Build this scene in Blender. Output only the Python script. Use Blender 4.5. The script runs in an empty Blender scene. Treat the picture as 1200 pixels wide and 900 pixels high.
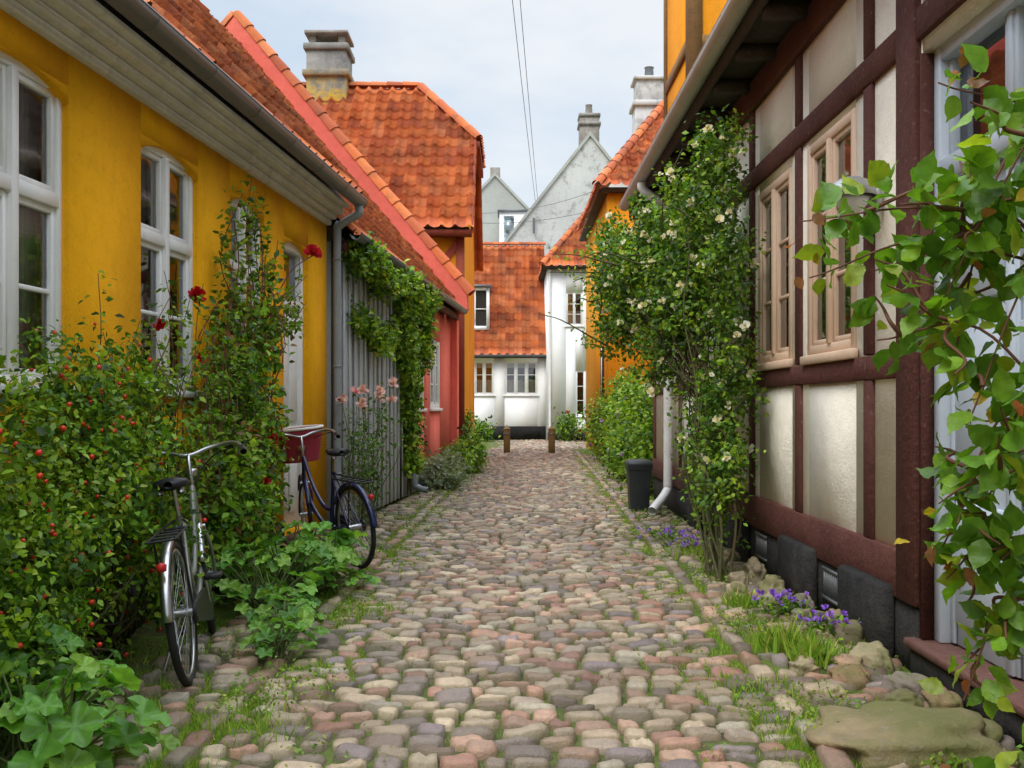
import bpy, math, random
import numpy as np
from mathutils import Vector, Matrix
rng=np.random.default_rng(11); random.seed(11)
scene=bpy.context.scene
LW=0.0855
def wl(y): return -2.77+LW*y      # street-side face of the left-hand row

# ------------------------------------------------------------------ helpers
def link(o,parent=None):
    scene.collection.objects.link(o)
    if parent is not None: o.parent=parent
    return o
def empty(name,loc=(0,0,0),rot=(0,0,0)):
    e=bpy.data.objects.new(name,None); e.empty_display_size=.2
    e.location=loc; e.rotation_euler=rot
    return link(e)
def mk(name,V,F,mat,parent=None,col=None,smooth=False,bevel=0,seg=1):
    me=bpy.data.meshes.new(name)
    V=np.asarray(V,dtype=np.float32).reshape(-1,3); F=np.asarray(F,dtype=np.int32)
    k=F.shape[1]
    me.vertices.add(len(V)); me.vertices.foreach_set('co',V.ravel())
    me.loops.add(F.size); me.loops.foreach_set('vertex_index',F.ravel())
    me.polygons.add(len(F)); me.polygons.foreach_set('loop_start',np.arange(0,F.size,k,dtype=np.int32))
    me.update(calc_edges=True)
    if col is not None:
        col=np.asarray(col,dtype=np.float32)
        if col.shape[1]==3: col=np.concatenate([col,np.ones((len(col),1),np.float32)],1)
        a=me.color_attributes.new('Col','FLOAT_COLOR','POINT'); a.data.foreach_set('color',col.ravel())
    me.validate()
    if smooth: me.polygons.foreach_set('use_smooth',np.ones(len(me.polygons),bool))
    if mat: me.materials.append(mat)
    o=link(bpy.data.objects.new(name,me),parent)
    if bevel:
        m=o.modifiers.new('b','BEVEL'); m.width=bevel; m.segments=seg; m.limit_method='ANGLE'
    return o
class Boxes:
    def __init__(s): s.V=[];s.F=[]
    def add(s,x0,x1,y0,y1,z0,z1):
        if x1<x0:x0,x1=x1,x0
        if y1<y0:y0,y1=y1,y0
        if z1<z0:z0,z1=z1,z0
        if x1-x0<1e-5 or y1-y0<1e-5 or z1-z0<1e-5: return s
        b=len(s.V)
        s.V+=[(x0,y0,z0),(x1,y0,z0),(x1,y1,z0),(x0,y1,z0),(x0,y0,z1),(x1,y0,z1),(x1,y1,z1),(x0,y1,z1)]
        s.F+=[(b,b+3,b+2,b+1),(b+4,b+5,b+6,b+7),(b,b+1,b+5,b+4),(b+1,b+2,b+6,b+5),(b+2,b+3,b+7,b+6),(b+3,b,b+4,b+7)]
        return s
    def build(s,name,mat,parent=None,bevel=0): return mk(name,s.V,s.F,mat,parent,bevel=bevel)
def box(name,mat,parent,*a,bevel=0): return Boxes().add(*a).build(name,mat,parent,bevel)
def extrude(name,pts,vec,mat,parent=None,bevel=0):
    n=len(pts); P=[Vector(p) for p in pts]; v=Vector(vec)
    V=[tuple(p) for p in P]+[tuple(p+v) for p in P]
    me=bpy.data.meshes.new(name)
    F=[list(range(n))[::-1],list(range(n,2*n))]+[[i,(i+1)%n,n+(i+1)%n,n+i] for i in range(n)]
    me.from_pydata(V,[],F); me.update(); me.materials.append(mat)
    import bmesh
    bm=bmesh.new(); bm.from_mesh(me); bmesh.ops.recalc_face_normals(bm,faces=bm.faces); bm.to_mesh(me); bm.free()
    o=link(bpy.data.objects.new(name,me),parent)
    if bevel:
        m=o.modifiers.new('b','BEVEL'); m.width=bevel; m.segments=1
    return o
def lathe(name,prof,mat,parent,loc=(0,0,0),n=24,smooth=True,sx=1,sy=1):
    V=[];F=[]
    for r,z in prof:
        for i in range(n):
            a=2*math.pi*i/n; V.append((loc[0]+sx*r*math.cos(a),loc[1]+sy*r*math.sin(a),loc[2]+z))
    for j in range(len(prof)-1):
        for i in range(n):
            k=(i+1)%n; F.append((j*n+i,j*n+k,(j+1)*n+k,(j+1)*n+i))
    return mk(name,V,F,mat,parent,smooth=smooth)
def cr(pts,n=6):
    P=[np.array(p,float) for p in pts]; P=[2*P[0]-P[1]]+P+[2*P[-1]-P[-2]]; out=[]
    for i in range(1,len(P)-2):
        for k in range(n):
            t=k/n; a,b,c,d=P[i-1:i+3]
            out.append(.5*((2*b)+(-a+c)*t+(2*a-5*b+4*c-d)*t*t+(-a+3*b-3*c+d)*t**3))
    out.append(P[-2]); return np.array(out)
def tubes(name,paths,radii,mat,parent=None,sides=7,smooth=True):
    Vs=[];Fs=[];b=0
    ang=np.linspace(0,2*math.pi,sides,endpoint=False)
    for i,p in enumerate(paths):
        p=np.array(p,float); n=len(p)
        r=radii[i] if isinstance(radii,(list,tuple)) and isinstance(radii[0],(list,tuple)) else radii
        if not isinstance(r,(list,tuple)): r=(r,r)
        rr=np.linspace(r[0],r[1],n)
        T=np.gradient(p,axis=0); T/=np.linalg.norm(T,axis=1)[:,None]+1e-9
        up=np.array([0,0,1.]) if abs(T[0][2])<.9 else np.array([1.,0,0])
        N=np.cross(T[0],up); N/=np.linalg.norm(N)
        for k in range(n):
            N=N-T[k]*np.dot(N,T[k]); N/=np.linalg.norm(N)+1e-9; B=np.cross(T[k],N)
            Vs.append(p[k]+rr[k]*(np.cos(ang)[:,None]*N+np.sin(ang)[:,None]*B))
        for k in range(n-1):
            for s in range(sides):
                s2=(s+1)%sides
                Fs.append((b+k*sides+s,b+k*sides+s2,b+(k+1)*sides+s2,b+(k+1)*sides+s))
        b+=n*sides
    return mk(name,np.concatenate(Vs),Fs,mat,parent,smooth=smooth)
def torus(name,R,r,c,mat,parent,n=48,m=8):
    V=[];F=[]
    for i in range(n):
        a=2*math.pi*i/n
        for j in range(m):
            b=2*math.pi*j/m; q=R+r*math.cos(b)
            V.append((c[0]+q*math.cos(a),c[1]+r*math.sin(b),c[2]+q*math.sin(a)))
    for i in range(n):
        for j in range(m):
            F.append((i*m+j,i*m+(j+1)%m,((i+1)%n)*m+(j+1)%m,((i+1)%n)*m+j))
    return mk(name,V,F,mat,parent,smooth=True)

# ------------------------------------------------------------------ materials
class NT:
    def __init__(s,name):
        s.m=bpy.data.materials.new(name); s.m.use_nodes=True; s.t=s.m.node_tree
        s.b=s.t.nodes['Principled BSDF']; s.out=s.t.nodes['Material Output']
    def n(s,t,**k):
        x=s.t.nodes.new(t)
        for a,b in k.items(): setattr(x,a,b)
        return x
    def l(s,a,b): s.t.links.new(a,b)
    def obj(s):
        if not hasattr(s,'tc'): s.tc=s.n('ShaderNodeTexCoord')
        return s.tc.outputs['Object']
    def noise(s,scale,detail=6,rough=.6,vec=None,stretch=None):
        x=s.n('ShaderNodeTexNoise'); x.inputs['Scale'].default_value=scale; x.inputs['Detail'].default_value=min(detail,4); x.inputs['Roughness'].default_value=rough
        v=vec or s.obj()
        if stretch:
            mp=s.n('ShaderNodeMapping'); mp.inputs['Scale'].default_value=stretch; s.l(v,mp.inputs['Vector']); v=mp.outputs[0]
        s.l(v,x.inputs['Vector']); return x.outputs['Fac']
    def ramp(s,f,a,b,c0=0,c1=1):
        x=s.n('ShaderNodeMapRange'); x.inputs[1].default_value=a; x.inputs[2].default_value=b; x.inputs[3].default_value=c0; x.inputs[4].default_value=c1
        s.l(f,x.inputs[0]); return x.outputs[0]
    def mix(s,f,a,b,mode='MIX'):
        x=s.n('ShaderNodeMix',data_type='RGBA',blend_type=mode)
        if isinstance(f,(int,float)): x.inputs[0].default_value=f
        else: s.l(f,x.inputs[0])
        for i,v in ((6,a),(7,b)):
            if isinstance(v,(tuple,list)): x.inputs[i].default_value=(*v[:3],1)
            else: s.l(v,x.inputs[i])
        return x.outputs[2]
    def mul(s,a,b):
        x=s.n('ShaderNodeMath',operation='MULTIPLY')
        for i,v in ((0,a),(1,b)):
            if isinstance(v,(int,float)): x.inputs[i].default_value=v
            else: s.l(v,x.inputs[i])
        return x.outputs[0]
    def bump(s,h,strength=.3,dist=.01,prev=None):
        x=s.n('ShaderNodeBump'); x.inputs['Strength'].default_value=strength; x.inputs['Distance'].default_value=dist
        s.l(h,x.inputs['Height'])
        if prev is not None: s.l(prev,x.inputs['Normal'])
        return x.outputs[0]
    def fin(s,col=None,rough=.8,nor=None,metal=0,spec=.3):
        if col is not None:
            if isinstance(col,(tuple,list)): s.b.inputs['Base Color'].default_value=(*col[:3],1)
            else: s.l(col,s.b.inputs['Base Color'])
        s.b.inputs['Roughness'].default_value=rough; s.b.inputs['Metallic'].default_value=metal
        s.b.inputs['Specular IOR Level'].default_value=spec
        if nor is not None: s.l(nor,s.b.inputs['Normal'])
        return s.m
def sc(c,k): return tuple(min(1,x*k) for x in c)
def plaster(name,c,dirt=(.16,.13,.09),stain=.5,bump=.35,basez=.9,big=1.1,patch=None,streaks=1.0):
    m=NT(name)
    a=m.mix(m.ramp(m.noise(big,5,.65),.3,.7),sc(c,1-.14*min(1,stain*3)),sc(c,1.08))
    a=m.mix(m.mul(m.ramp(m.noise(9,5,.7),.48,.72),.30*min(1,stain*2)),a,sc(c,.66))
    a=m.mix(m.mul(m.ramp(m.noise(38,3,.7),.60,.68),.5*min(1,stain*2)),a,sc(c,.60))
    if patch: a=m.mix(m.mul(m.ramp(m.noise(2.3,5,.7),.52,.66),.85),a,patch)
    if streaks: a=m.mix(m.mul(m.ramp(m.noise(7,4,.7,stretch=(1,1,.10)),.56,.80),stain*.5*streaks),a,dirt)
    sp=m.n('ShaderNodeSeparateXYZ'); m.l(m.obj(),sp.inputs[0])
    low=m.mul(m.ramp(sp.outputs[2],basez,0),m.ramp(m.noise(4,5,.7),.35,.75))
    a=m.mix(m.mul(low,stain),a,dirt)
    n2=None
    if bump:
        n1=m.bump(m.noise(6,4,.65),bump,.03); n2=m.bump(m.noise(60,3,.7),min(1,bump*1.8),.008,n1)
    return m.fin(a,.9,n2,spec=.15)
def paint(name,c,rough=.45,wear=.35,dirt=(.2,.18,.15),metal=0,bump=.15,grain=False):
    m=NT(name)
    a=m.mix(m.ramp(m.noise(3,4,.6),.3,.7),sc(c,.9),sc(c,1.05))
    a=m.mix(m.mul(m.ramp(m.noise(14,5,.75),.55,.75),wear),a,dirt)
    nn=m.noise(18,4,.6,stretch=(1,1,.15)) if grain else m.noise(30,3,.6)
    return m.fin(a,rough,m.bump(nn,bump,.006),metal=metal,spec=.4)
def wood(name,c,c2,bump=.6):
    m=NT(name)
    a=m.mix(m.ramp(m.noise(2,4,.6),.3,.7),c,c2)
    a=m.mix(m.mul(m.ramp(m.noise(12,5,.8),.5,.75),.5),a,sc(c,.5))
    a=m.mix(m.mul(m.ramp(m.noise(30,4,.7),.60,.72),.45),a,(.30,.25,.21))
    return m.fin(a,.75,m.bump(m.noise(22,5,.75),bump,.02),spec=.2)
def attrmat(name,rough=.8,bump=.5,fine=50,var=.3,dirt=None,spec=.25,dist=.006,d0=.5,d1=.68,dk=.8):
    m=NT(name); at=m.n('ShaderNodeAttribute',attribute_name='Col')
    a=m.mix(m.ramp(m.noise(fine*.5,5,.7),.3,.7,0,var),at.outputs['Color'],(.09,.08,.07))
    if dirt: a=m.mix(m.mul(m.ramp(m.noise(1.3,5,.7),d0,d1),dk),a,dirt)
    a=m.mix(m.ramp(m.noise(fine,4,.7),.6,.8,0,var*.8),a,(.6,.57,.52))
    n1=m.bump(m.noise(fine*.3,4,.6),bump,dist*2); n2=m.bump(m.noise(fine*2,2,.6),bump,dist,n1)
    return m.fin(a,rough,n2,spec=spec)
def leafmat(name,rough=.5,trans=.35,spec=.35,detail=False):
    m=NT(name); at=m.n('ShaderNodeAttribute',attribute_name='Col'); a=at.outputs['Color']; nr=None
    if detail:
        a=m.mix(m.ramp(m.noise(28,4,.6),.35,.7,0,.45),a,(.03,.06,.012)); nr=m.bump(m.noise(60,2,.5),.4,.005)
    m.fin(a,rough,nr,spec=spec)
    tr=m.n('ShaderNodeBsdfTranslucent'); b=m.mix(1.0,a,(1.6,1.6,.7),'MULTIPLY'); m.l(b,tr.inputs[0])
    mx=m.n('ShaderNodeMixShader'); mx.inputs[0].default_value=trans
    m.l(m.b.outputs[0],mx.inputs[1]); m.l(tr.outputs[0],mx.inputs[2]); m.l(mx.outputs[0],m.out.inputs[0])
    return m.m
def glassmat(name,tint=(.75,.8,.8),base=.12):
    m=NT(name); t=m.t; t.nodes.remove(m.b)
    tr=m.n('ShaderNodeBsdfTransparent'); tr.inputs[0].default_value=(*tint,1)
    gl=m.n('ShaderNodeBsdfGlossy'); gl.inputs['Roughness'].default_value=.03; gl.inputs['Color'].default_value=(.95,.97,1,1)
    m.l(m.bump(m.noise(2.5,2,.5),.12,.02),gl.inputs['Normal'])
    f=m.n('ShaderNodeFresnel'); f.inputs[0].default_value=1.5
    ad=m.n('ShaderNodeMath',operation='ADD'); ad.inputs[1].default_value=base; m.l(f.outputs[0],ad.inputs[0])
    mx=m.n('ShaderNodeMixShader'); m.l(ad.outputs[0],mx.inputs[0]); m.l(tr.outputs[0],mx.inputs[1]); m.l(gl.outputs[0],mx.inputs[2])
    m.l(mx.outputs[0],m.out.inputs[0]); return m.m

M={}
M['yellow']=plaster('yellow_plaster',(.93,.43,.010),dirt=(.45,.18,.03),stain=.5)
M['orange']=plaster('orange_plaster',(.88,.34,.018),dirt=(.38,.17,.05),stain=.45)
M['pink']=plaster('pink_plaster',(.90,.20,.145),dirt=(.42,.17,.13),stain=.5)
M['cream']=plaster('cream_plaster',(.93,.88,.75),dirt=(.52,.44,.33),stain=.24,bump=.45,streaks=.4,basez=.7)
M['white']=plaster('white_plaster',(.90,.90,.89),dirt=(.7,.7,.67),stain=.06,basez=.6,streaks=0,bump=0)
M['cornice']=plaster('cornice_paint',(.70,.67,.58),dirt=(.14,.12,.09),stain=.9,big=3)
M['greyw']=plaster('weathered_render',(.66,.66,.64),dirt=(.27,.27,.26),stain=.9,big=.6,patch=(.36,.36,.35))
M['greyd']=plaster('old_grey_render',(.48,.49,.45),dirt=(.2,.21,.19),stain=.7,big=.6)
M['black']=plaster('tarred_plinth',(.024,.025,.028),dirt=(.11,.10,.08),stain=.6,bump=.8)
M['whitep']=paint('white_window_paint',(.88,.88,.86),.4,.12,dirt=(.5,.48,.45))
M['tanp']=paint('tan_window_paint',(.74,.54,.39),.5,.35,dirt=(.42,.29,.2),grain=True)
M['bluep']=paint('blue_grey_door_paint',(.54,.62,.71),.5,.2,dirt=(.35,.38,.41),grain=True)
M['gutter']=paint('zinc_gutter',(.18,.19,.20),.45,.4,metal=.4,dirt=(.1,.1,.1))
M['gutterl']=paint('pale_gutter',(.60,.57,.51),.5,.5,dirt=(.25,.22,.19))
M['pipew']=paint('white_pipe',(.88,.88,.87),.4,.12)
M['pipeg']=paint('grey_pipe',(.30,.33,.35),.5,.3)
M['corr']=paint('weathered_board',(.50,.51,.51),.7,.45,dirt=(.27,.27,.26),grain=True,bump=.4)
M['timber']=wood('brown_timber',(.085,.031,.025),(.135,.053,.041))
M['timberr']=wood('red_timber',(.33,.07,.04),(.25,.06,.04))
M['darkw']=wood('dark_wood',(.065,.052,.047),(.10,.08,.07))
M['redsill']=wood('red_stone',(.15,.07,.055),(.19,.10,.08))
M['tile']=attrmat('clay_tile',.8,.6,30,.25,dirt=(.25,.10,.055),dk=.65)
M['tiledark']=attrmat('dark_tile',.8,.5,30,.3,dirt=(.05,.05,.045))
M['stone']=attrmat('cobble',.55,.7,55,.42,spec=.4,dirt=(.17,.135,.085),d0=.42,d1=.72,dk=.45)
M['rock']=attrmat('rock',.8,.9,26,.5,dirt=(.13,.15,.04),d0=.40,d1=.58,dk=.75)
M['leaf']=leafmat('leaf'); M['leafbig']=leafmat('broad_leaf',.42,.35,.4,True); M['petal']=leafmat('petal',.6,.25,.1); M['grass']=leafmat('grass_blade',.6,.3,.2)
M['glass']=glassmat('window_glass'); M['glassg']=glassmat('old_green_glass',(.55,.80,.72),.14)
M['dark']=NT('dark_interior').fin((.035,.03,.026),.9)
M['cloth']=paint('curtain_cloth',(.82,.80,.72),.9,.1)
M['stem']=wood('rose_stem',(.10,.07,.04),(.07,.10,.03),.3)
M['stemg']=NT('green_stem').fin((.10,.13,.04),.6)
M['stemr']=NT('red_stem').fin((.16,.07,.045),.6)
M['rubber']=NT('tyre_rubber').fin((.02,.02,.021),.7)
M['chrome']=NT('bright_steel').fin((.52,.53,.55),.32,metal=1)
M['dull']=NT('dull_aluminium').fin((.42,.43,.43),.5,metal=.8)
M['blackp']=NT('black_plastic').fin((.02,.02,.022),.4)
M['navy']=NT('navy_enamel').fin((.012,.02,.085),.25,spec=.6)
M['silver']=paint('grey_green_enamel',(.22,.225,.19),.35,.4,dirt=(.08,.07,.05),metal=.3)
M['maroon']=paint('maroon_wicker',(.34,.03,.05),.7,.2,bump=.5)
M['bin']=paint('dark_bin',(.03,.038,.042),.5,.2)
M['bollard']=wood('weathered_bollard',(.26,.18,.07),(.14,.10,.05))
M['red']=NT('red_lamp').fin((.5,.02,.02),.3)
M['hip']=NT('rose_hip').fin((.70,.035,.015),.3,spec=.5)
def brickmat():
    m=NT('chimney_brick'); br=m.n('ShaderNodeTexBrick'); br.inputs['Scale'].default_value=4.2
    br.inputs['Color1'].default_value=(.30,.24,.2,1); br.inputs['Color2'].default_value=(.22,.19,.17,1); br.inputs['Mortar'].default_value=(.35,.33,.3,1)
    mp=m.n('ShaderNodeMapping'); mp.inputs['Rotation'].default_value=(math.pi/2,0,0); m.l(m.obj(),mp.inputs[0]); m.l(mp.outputs[0],br.inputs[0])
    a=m.mix(m.mul(m.ramp(m.noise(3,5,.7),.45,.65),.8),br.outputs[0],(.38,.38,.36))
    return m.fin(a,.9,m.bump(br.outputs[1],.4,.01))
M['brick']=brickmat()
def lichen():
    m=NT('lichened_chimney'); a=m.mix(m.ramp(m.noise(2,5,.7),.35,.65),(.33,.32,.29),(.17,.17,.16))
    sp=m.n('ShaderNodeSeparateXYZ'); m.l(m.obj(),sp.inputs[0])
    f=m.mul(m.ramp(sp.outputs[2],9.0,8.3),m.ramp(m.noise(3,5,.7),.36,.5))
    return m.fin(m.mix(f,a,(.62,.42,.06)),.9,m.bump(m.noise(12,5,.7),.6,.03))
M['lichen']=lichen()
def soil():
    m=NT('soil_moss')
    a=m.mix(m.ramp(m.noise(6,5,.7),.35,.65),(.06,.048,.03),(.15,.12,.08))
    sp=m.n('ShaderNodeSeparateXYZ'); m.l(m.obj(),sp.inputs[0])
    ab=m.n('ShaderNodeMath',operation='ABSOLUTE'); m.l(sp.outputs[0],ab.inputs[0])
    edge=m.ramp(ab.outputs[0],.3,1.2,.6,1)
    f=m.mul(m.ramp(m.noise(1.6,5,.7),.34,.50),edge)
    g=m.mix(m.ramp(m.noise(9,5,.7),.3,.7),(.06,.11,.018),(.15,.20,.04))
    a=m.mix(f,a,g)
    n1=m.bump(m.noise(12,5,.75),.8,.03)
    return m.fin(a,.95,n1,spec=.1)
M['soil']=soil()

# ------------------------------------------------------------------ architecture helpers
def wall(name,mat,par,y0,y1,z0,z1,ops=(),th=.3,x=0):
    B=Boxes(); ys=sorted({y0,y1}|{o[0] for o in ops}|{o[1] for o in ops})
    for a,b in zip(ys[:-1],ys[1:]):
        bl=sorted([(o[2],o[3]) for o in ops if o[0]<=a+1e-6 and o[1]>=b-1e-6]); z=z0
        for c,d in bl:
            if c>z: B.add(x-th,x,a,b,z,c)
            z=d
        B.add(x-th,x,a,b,z,z1)
    return B.build(name,mat,par)
def arch(name,mat,par,y0,y1,zt,r=.1,th=.3):
    V=[];F=[];n=14
    for i in range(n+1):
        t=i/n; y=y0+(y1-y0)*t; z=zt-r+r*math.sin(math.pi*t)**.8 if 0<t<1 else zt-r
        V+=[(0,y,z),(0,y,zt),(-th,y,z)]
    for i in range(n):
        a=3*i; b=a+3; F+=[(a,b,b+1,a+1),(a,a+2,b+2,b)]
    return mk(name,V,F,mat,par)
def window(name,par,y0,y1,z0,z1,mat,cols=2,trans=None,bars=(),rec=.05,fw=.05,curt=None,sill=.05,gl='glass',sash=.035,upbars=()):
    W=empty(name); W.parent=par
    B=Boxes(); xf=-rec; xb=-rec-.08
    B.add(xb,xf,y0,y0+fw,z0,z1); B.add(xb,xf,y1-fw,y1,z0,z1)
    B.add(xb,xf,y0+fw,y1-fw,z1-fw,z1); B.add(xb,xf,y0+fw,y1-fw,z0,z0+fw)
    iy0,iy1,iz0,iz1=y0+fw,y1-fw,z0+fw,z1-fw; mw=.055; cells=[]
    cw=(iy1-iy0-mw*(cols-1))/cols
    for c in range(cols):
        a=iy0+c*(cw+mw); b=a+cw
        if c: B.add(xb,xf+.012,a-mw,a,iz0,iz1)
        if trans:
            B.add(xb,xf+.008,a,b,trans-.035,trans+.035)
            cells+=[(a,b,iz0,trans-.035,bars),(a,b,trans+.035,iz1,upbars)]
        else: cells.append((a,b,iz0,iz1,bars))
    for a,b,c,d,bs in cells:
        x0,x1=xf-.062,xf-.014; s=sash
        B.add(x0,x1,a+.003,a+s,c+.003,d-.003); B.add(x0,x1,b-s,b-.003,c+.003,d-.003)
        B.add(x0,x1,a+s,b-s,d-s,d-.003); B.add(x0,x1,a+s,b-s,c+.003,c+s)
        for f in bs:
            z=c+(d-c)*f; B.add(x0+.008,x1-.008,a+s,b-s,z-.012,z+.012)
    B.build('frame',mat,W,bevel=.002)
    G=[(xf-.04,y0+fw,z0+fw),(xf-.04,y1-fw,z0+fw),(xf-.04,y1-fw,z1-fw),(xf-.04,y0+fw,z1-fw)]
    mk('glass',G,[(0,1,2,3)],M[gl],W)
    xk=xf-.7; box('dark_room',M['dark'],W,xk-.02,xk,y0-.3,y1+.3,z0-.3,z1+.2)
    if sill: box('sill',mat,W,-rec-.01,.05,y0-.05,y1+.05,z0-sill,z0-.001,bevel=.006)
    if curt:
        def cloth(nm,a,b,c,d):
            n=max(8,int((b-a)/.012)); V=[];F=[]
            for i in range(n+1):
                y=a+(b-a)*i/n; xx=xf-.15+.015*math.sin(y*95)+.008*math.sin(y*41)
                V+=[(xx,y,c),(xx,y,d)]
            for i in range(n): F.append((2*i,2*i+2,2*i+3,2*i+1))
            mk(nm,V,F,M['cloth'],W,smooth=True)
        w=y1-y0
        if curt=='side':
            cloth('curtain',y0,y0+w*.2,z0,z1); cloth('curtain',y1-w*.22,y1,z0,z1)
        elif curt=='full': cloth('curtain',y0,y1,z0,z1)
        elif curt=='low':
            cloth('curtain',y0,y1,z0,z0+(z1-z0)*.45); cloth('curtain',y0,y1,z1-(z1-z0)*.2,z1)
        elif curt=='top': cloth('curtain',y0,y1,z1-(z1-z0)*.33,z1)
    return W
TC=np.array([(.74,.19,.05),(.68,.16,.045),(.80,.23,.07),(.60,.15,.055),(.74,.23,.085),(.52,.12,.045)])
TD=np.array([(.10,.075,.065),(.08,.07,.065),(.13,.085,.07),(.17,.09,.06)])
def tiles(name,O,U,V,ulen,vlen,par,mat=None,tw=.23,th=.32,amp=.045,uL=None,uR=None,pal=TC,sub=8):
    mat=mat or M['tile']
    O,U,V=[np.array(a,float) for a in (O,U,V)]; U/=np.linalg.norm(U); V/=np.linalg.norm(V)
    N=np.cross(U,V); N/=np.linalg.norm(N)
    if N[2]<0: N=-N
    nt=int(math.ceil(ulen/tw)); nr=int(math.ceil(vlen/th)); nu=nt*sub+1
    us=np.arange(nu)*tw/sub
    ph=(us/tw)%1.0
    prof=np.where(ph<.37,amp*np.sin(np.pi*ph/.37),-.55*amp*np.sin(np.pi*(ph-.37)/.63))
    tc=pal[rng.integers(0,len(pal),(nr,nt+1))]*rng.uniform(.86,1.08,(nr,nt+1,1))
    lift=rng.normal(0,.007,(nr,nt+1)); shift=rng.normal(0,.007,(nr,nt+1))
    P=[];C=[];K=[]
    ti=np.minimum((us/tw).astype(int),nt)
    for j in range(nr):
        for (v,l) in ((j*th,.045),(min((j+1)*th,vlen),.0)):
            vv=v+shift[j,ti]*(1 if l else 0); v=min(v,vlen)
            a=uL(v) if uL else 0.; b=uR(v) if uR else ulen
            uu=np.clip(us,a,b)
            wob=.012*np.sin(us*.9+v*.7)+.01*np.sin(us*.37+2)
            h=prof+l+lift[j,ti]+wob
            P.append(O+uu[:,None]*U+np.clip(vv,0,vlen+.05)[:,None]*V+h[:,None]*N); C.append(tc[j,ti]); K.append((us>=a-tw/sub)&(us<=b+tw/sub))
    P=np.concatenate(P);C=np.concatenate(C);K=np.array(K)
    F=[]
    for j in range(2*nr-1):
        for i in range(nu-1):
            if K[j,i] and K[j,i+1] or K[j+1,i] and K[j+1,i+1]:
                F.append((j*nu+i,j*nu+i+1,(j+1)*nu+i+1,(j+1)*nu+i))
    return mk(name,P,F,mat,par,col=C,smooth=False)
def ridge(name,p0,p1,par,mat=None,r=.11,pal=TC):
    p0,p1=np.array(p0,float),np.array(p1,float); L=np.linalg.norm(p1-p0); n=max(2,int(L/.36)); D=(p1-p0)/L
    S=np.cross(D,[0,0,1]); S/=np.linalg.norm(S); UP=np.cross(S,D); V=[];F=[];C=[];m=7
    for k in range(n):
        c=pal[rng.integers(0,len(pal))]*rng.uniform(.8,1.1)
        for e,rr in ((k*L/n,r*1.12),((k+1)*L/n+.02,r*.95)):
            for i in range(m):
                a=math.pi*i/(m-1)
                V.append(p0+D*e+S*rr*math.cos(a)+UP*(rr*math.sin(a)-.02)); C.append(c)
        b=len(V)-2*m
        for i in range(m-1): F.append((b+i,b+i+1,b+m+i+1,b+m+i))
    return mk(name,V,F,mat or M['tile'],par,col=C)
def gutter(name,p0,p1,r,mat,par,wallside):
    V=[];F=[];n=9
    for y,z in ((p0[1],p0[2]),(p1[1],p1[2])):
        for i in range(n):
            a=math.pi+math.pi*i/(n-1); V.append((p0[0]+r*math.cos(a),y,z+r*math.sin(a)))
    for i in range(n-1): F.append((i,i+1,n+i+1,n+i))
    o=mk(name,V,F,mat,par,smooth=True); s=o.modifiers.new('s','SOLIDIFY'); s.thickness=.008
    L=p1[1]-p0[1]; k=int(abs(L)/.8)
    rings=[]
    for i in range(k+1):
        y=p0[1]+L*i/max(k,1)
        rings.append([(p0[0]+(r+.004)*math.cos(a),y,p0[2]+(r+.004)*math.sin(a)) for a in np.linspace(math.pi,2*math.pi,9)])
    tubes('brackets',rings,.007,mat,par,sides=4)
    tubes('bead',[[(p0[0]+r,p0[1],p0[2]),(p0[0]+r,p1[1],p0[2])]],.011,mat,par,sides=6)
    return o

# ================================================================== YELLOW HOUSE (left, near)
t50=math.tan(math.radians(50)); c50=math.cos(math.radians(50)); s50=math.sin(math.radians(50))
rotL=-math.atan(LW)
H=empty('yellow_plaster_house',(-2.77,0,0),(0,0,rotL))
wins=[(2.55,3.45,1.4,2.97),(4.37,5.25,1.4,2.97),(6.08,6.95,1.4,2.95),(7.55,8.33,1.4,2.92)]
door=(8.85,9.6,.15,2.8)
wall('front_wall',M['yellow'],H,-5,10.25,0,3.14,[*wins,door])
for w in wins: arch('arch',M['yellow'],H,w[0],w[1],w[3]+.0005,.09)
arch('door_arch',M['yellow'],H,door[0],door[1],door[3],.09)
for i,w in enumerate(wins): window('window',H,*w,M['whitep'],2,2.36,(.5,),curt=['side','side','top','side'][i],rec=.035,fw=.045,upbars=())
D=empty('front_door'); D.parent=H
B=Boxes(); B.add(-.16,-.05,8.85,8.91,.15,2.8).add(-.16,-.05,9.54,9.6,.15,2.8).add(-.16,-.05,8.91,9.54,2.72,2.8).add(-.15,-.06,8.91,9.54,2.2,2.27)
B.add(-.15,-.09,8.91,9.54,.16,2.2).add(-.09,-.07,8.98,9.2,.3,1.0).add(-.09,-.07,9.26,9.48,.3,1.0).add(-.09,-.07,8.98,9.2,1.15,2.1).add(-.09,-.07,9.26,9.48,1.15,2.1)
B.build('leaf',M['whitep'],D,bevel=.005)
mk('transom_glass',[(-.11,8.91,2.27),(-.11,9.54,2.27),(-.11,9.54,2.72),(-.11,8.91,2.72)],[(0,1,2,3)],M['glass'],D)
box('room',M['dark'],D,-.8,-.78,8.6,9.8,0,3)
box('step',M['redsill'],D,-.1,.22,8.8,9.65,0,.14,bevel=.01)
B=Boxes(); B.add(-.3,.05,-5,10.27,3.14,3.2).add(-.3,.10,-5,10.28,3.2,3.25).add(-.3,.17,-5,10.29,3.25,3.32).add(-.3,.22,-5,10.30,3.32,3.37)
B.build('cornice',M['cornice'],H,bevel=.012)
for yy in (-5,9.98):
    extrude('gable',[(-.3,yy,0),(-.3,yy,3.3),(-3,yy,3.3+3*t50-.1),(-5.7,yy,3.3),(-5.7,yy,0)],(0,.25,0),M['yellow'],H)
box('back_wall',M['yellow'],H,-6,-5.7,-5,10.2,0,3.3)
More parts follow.
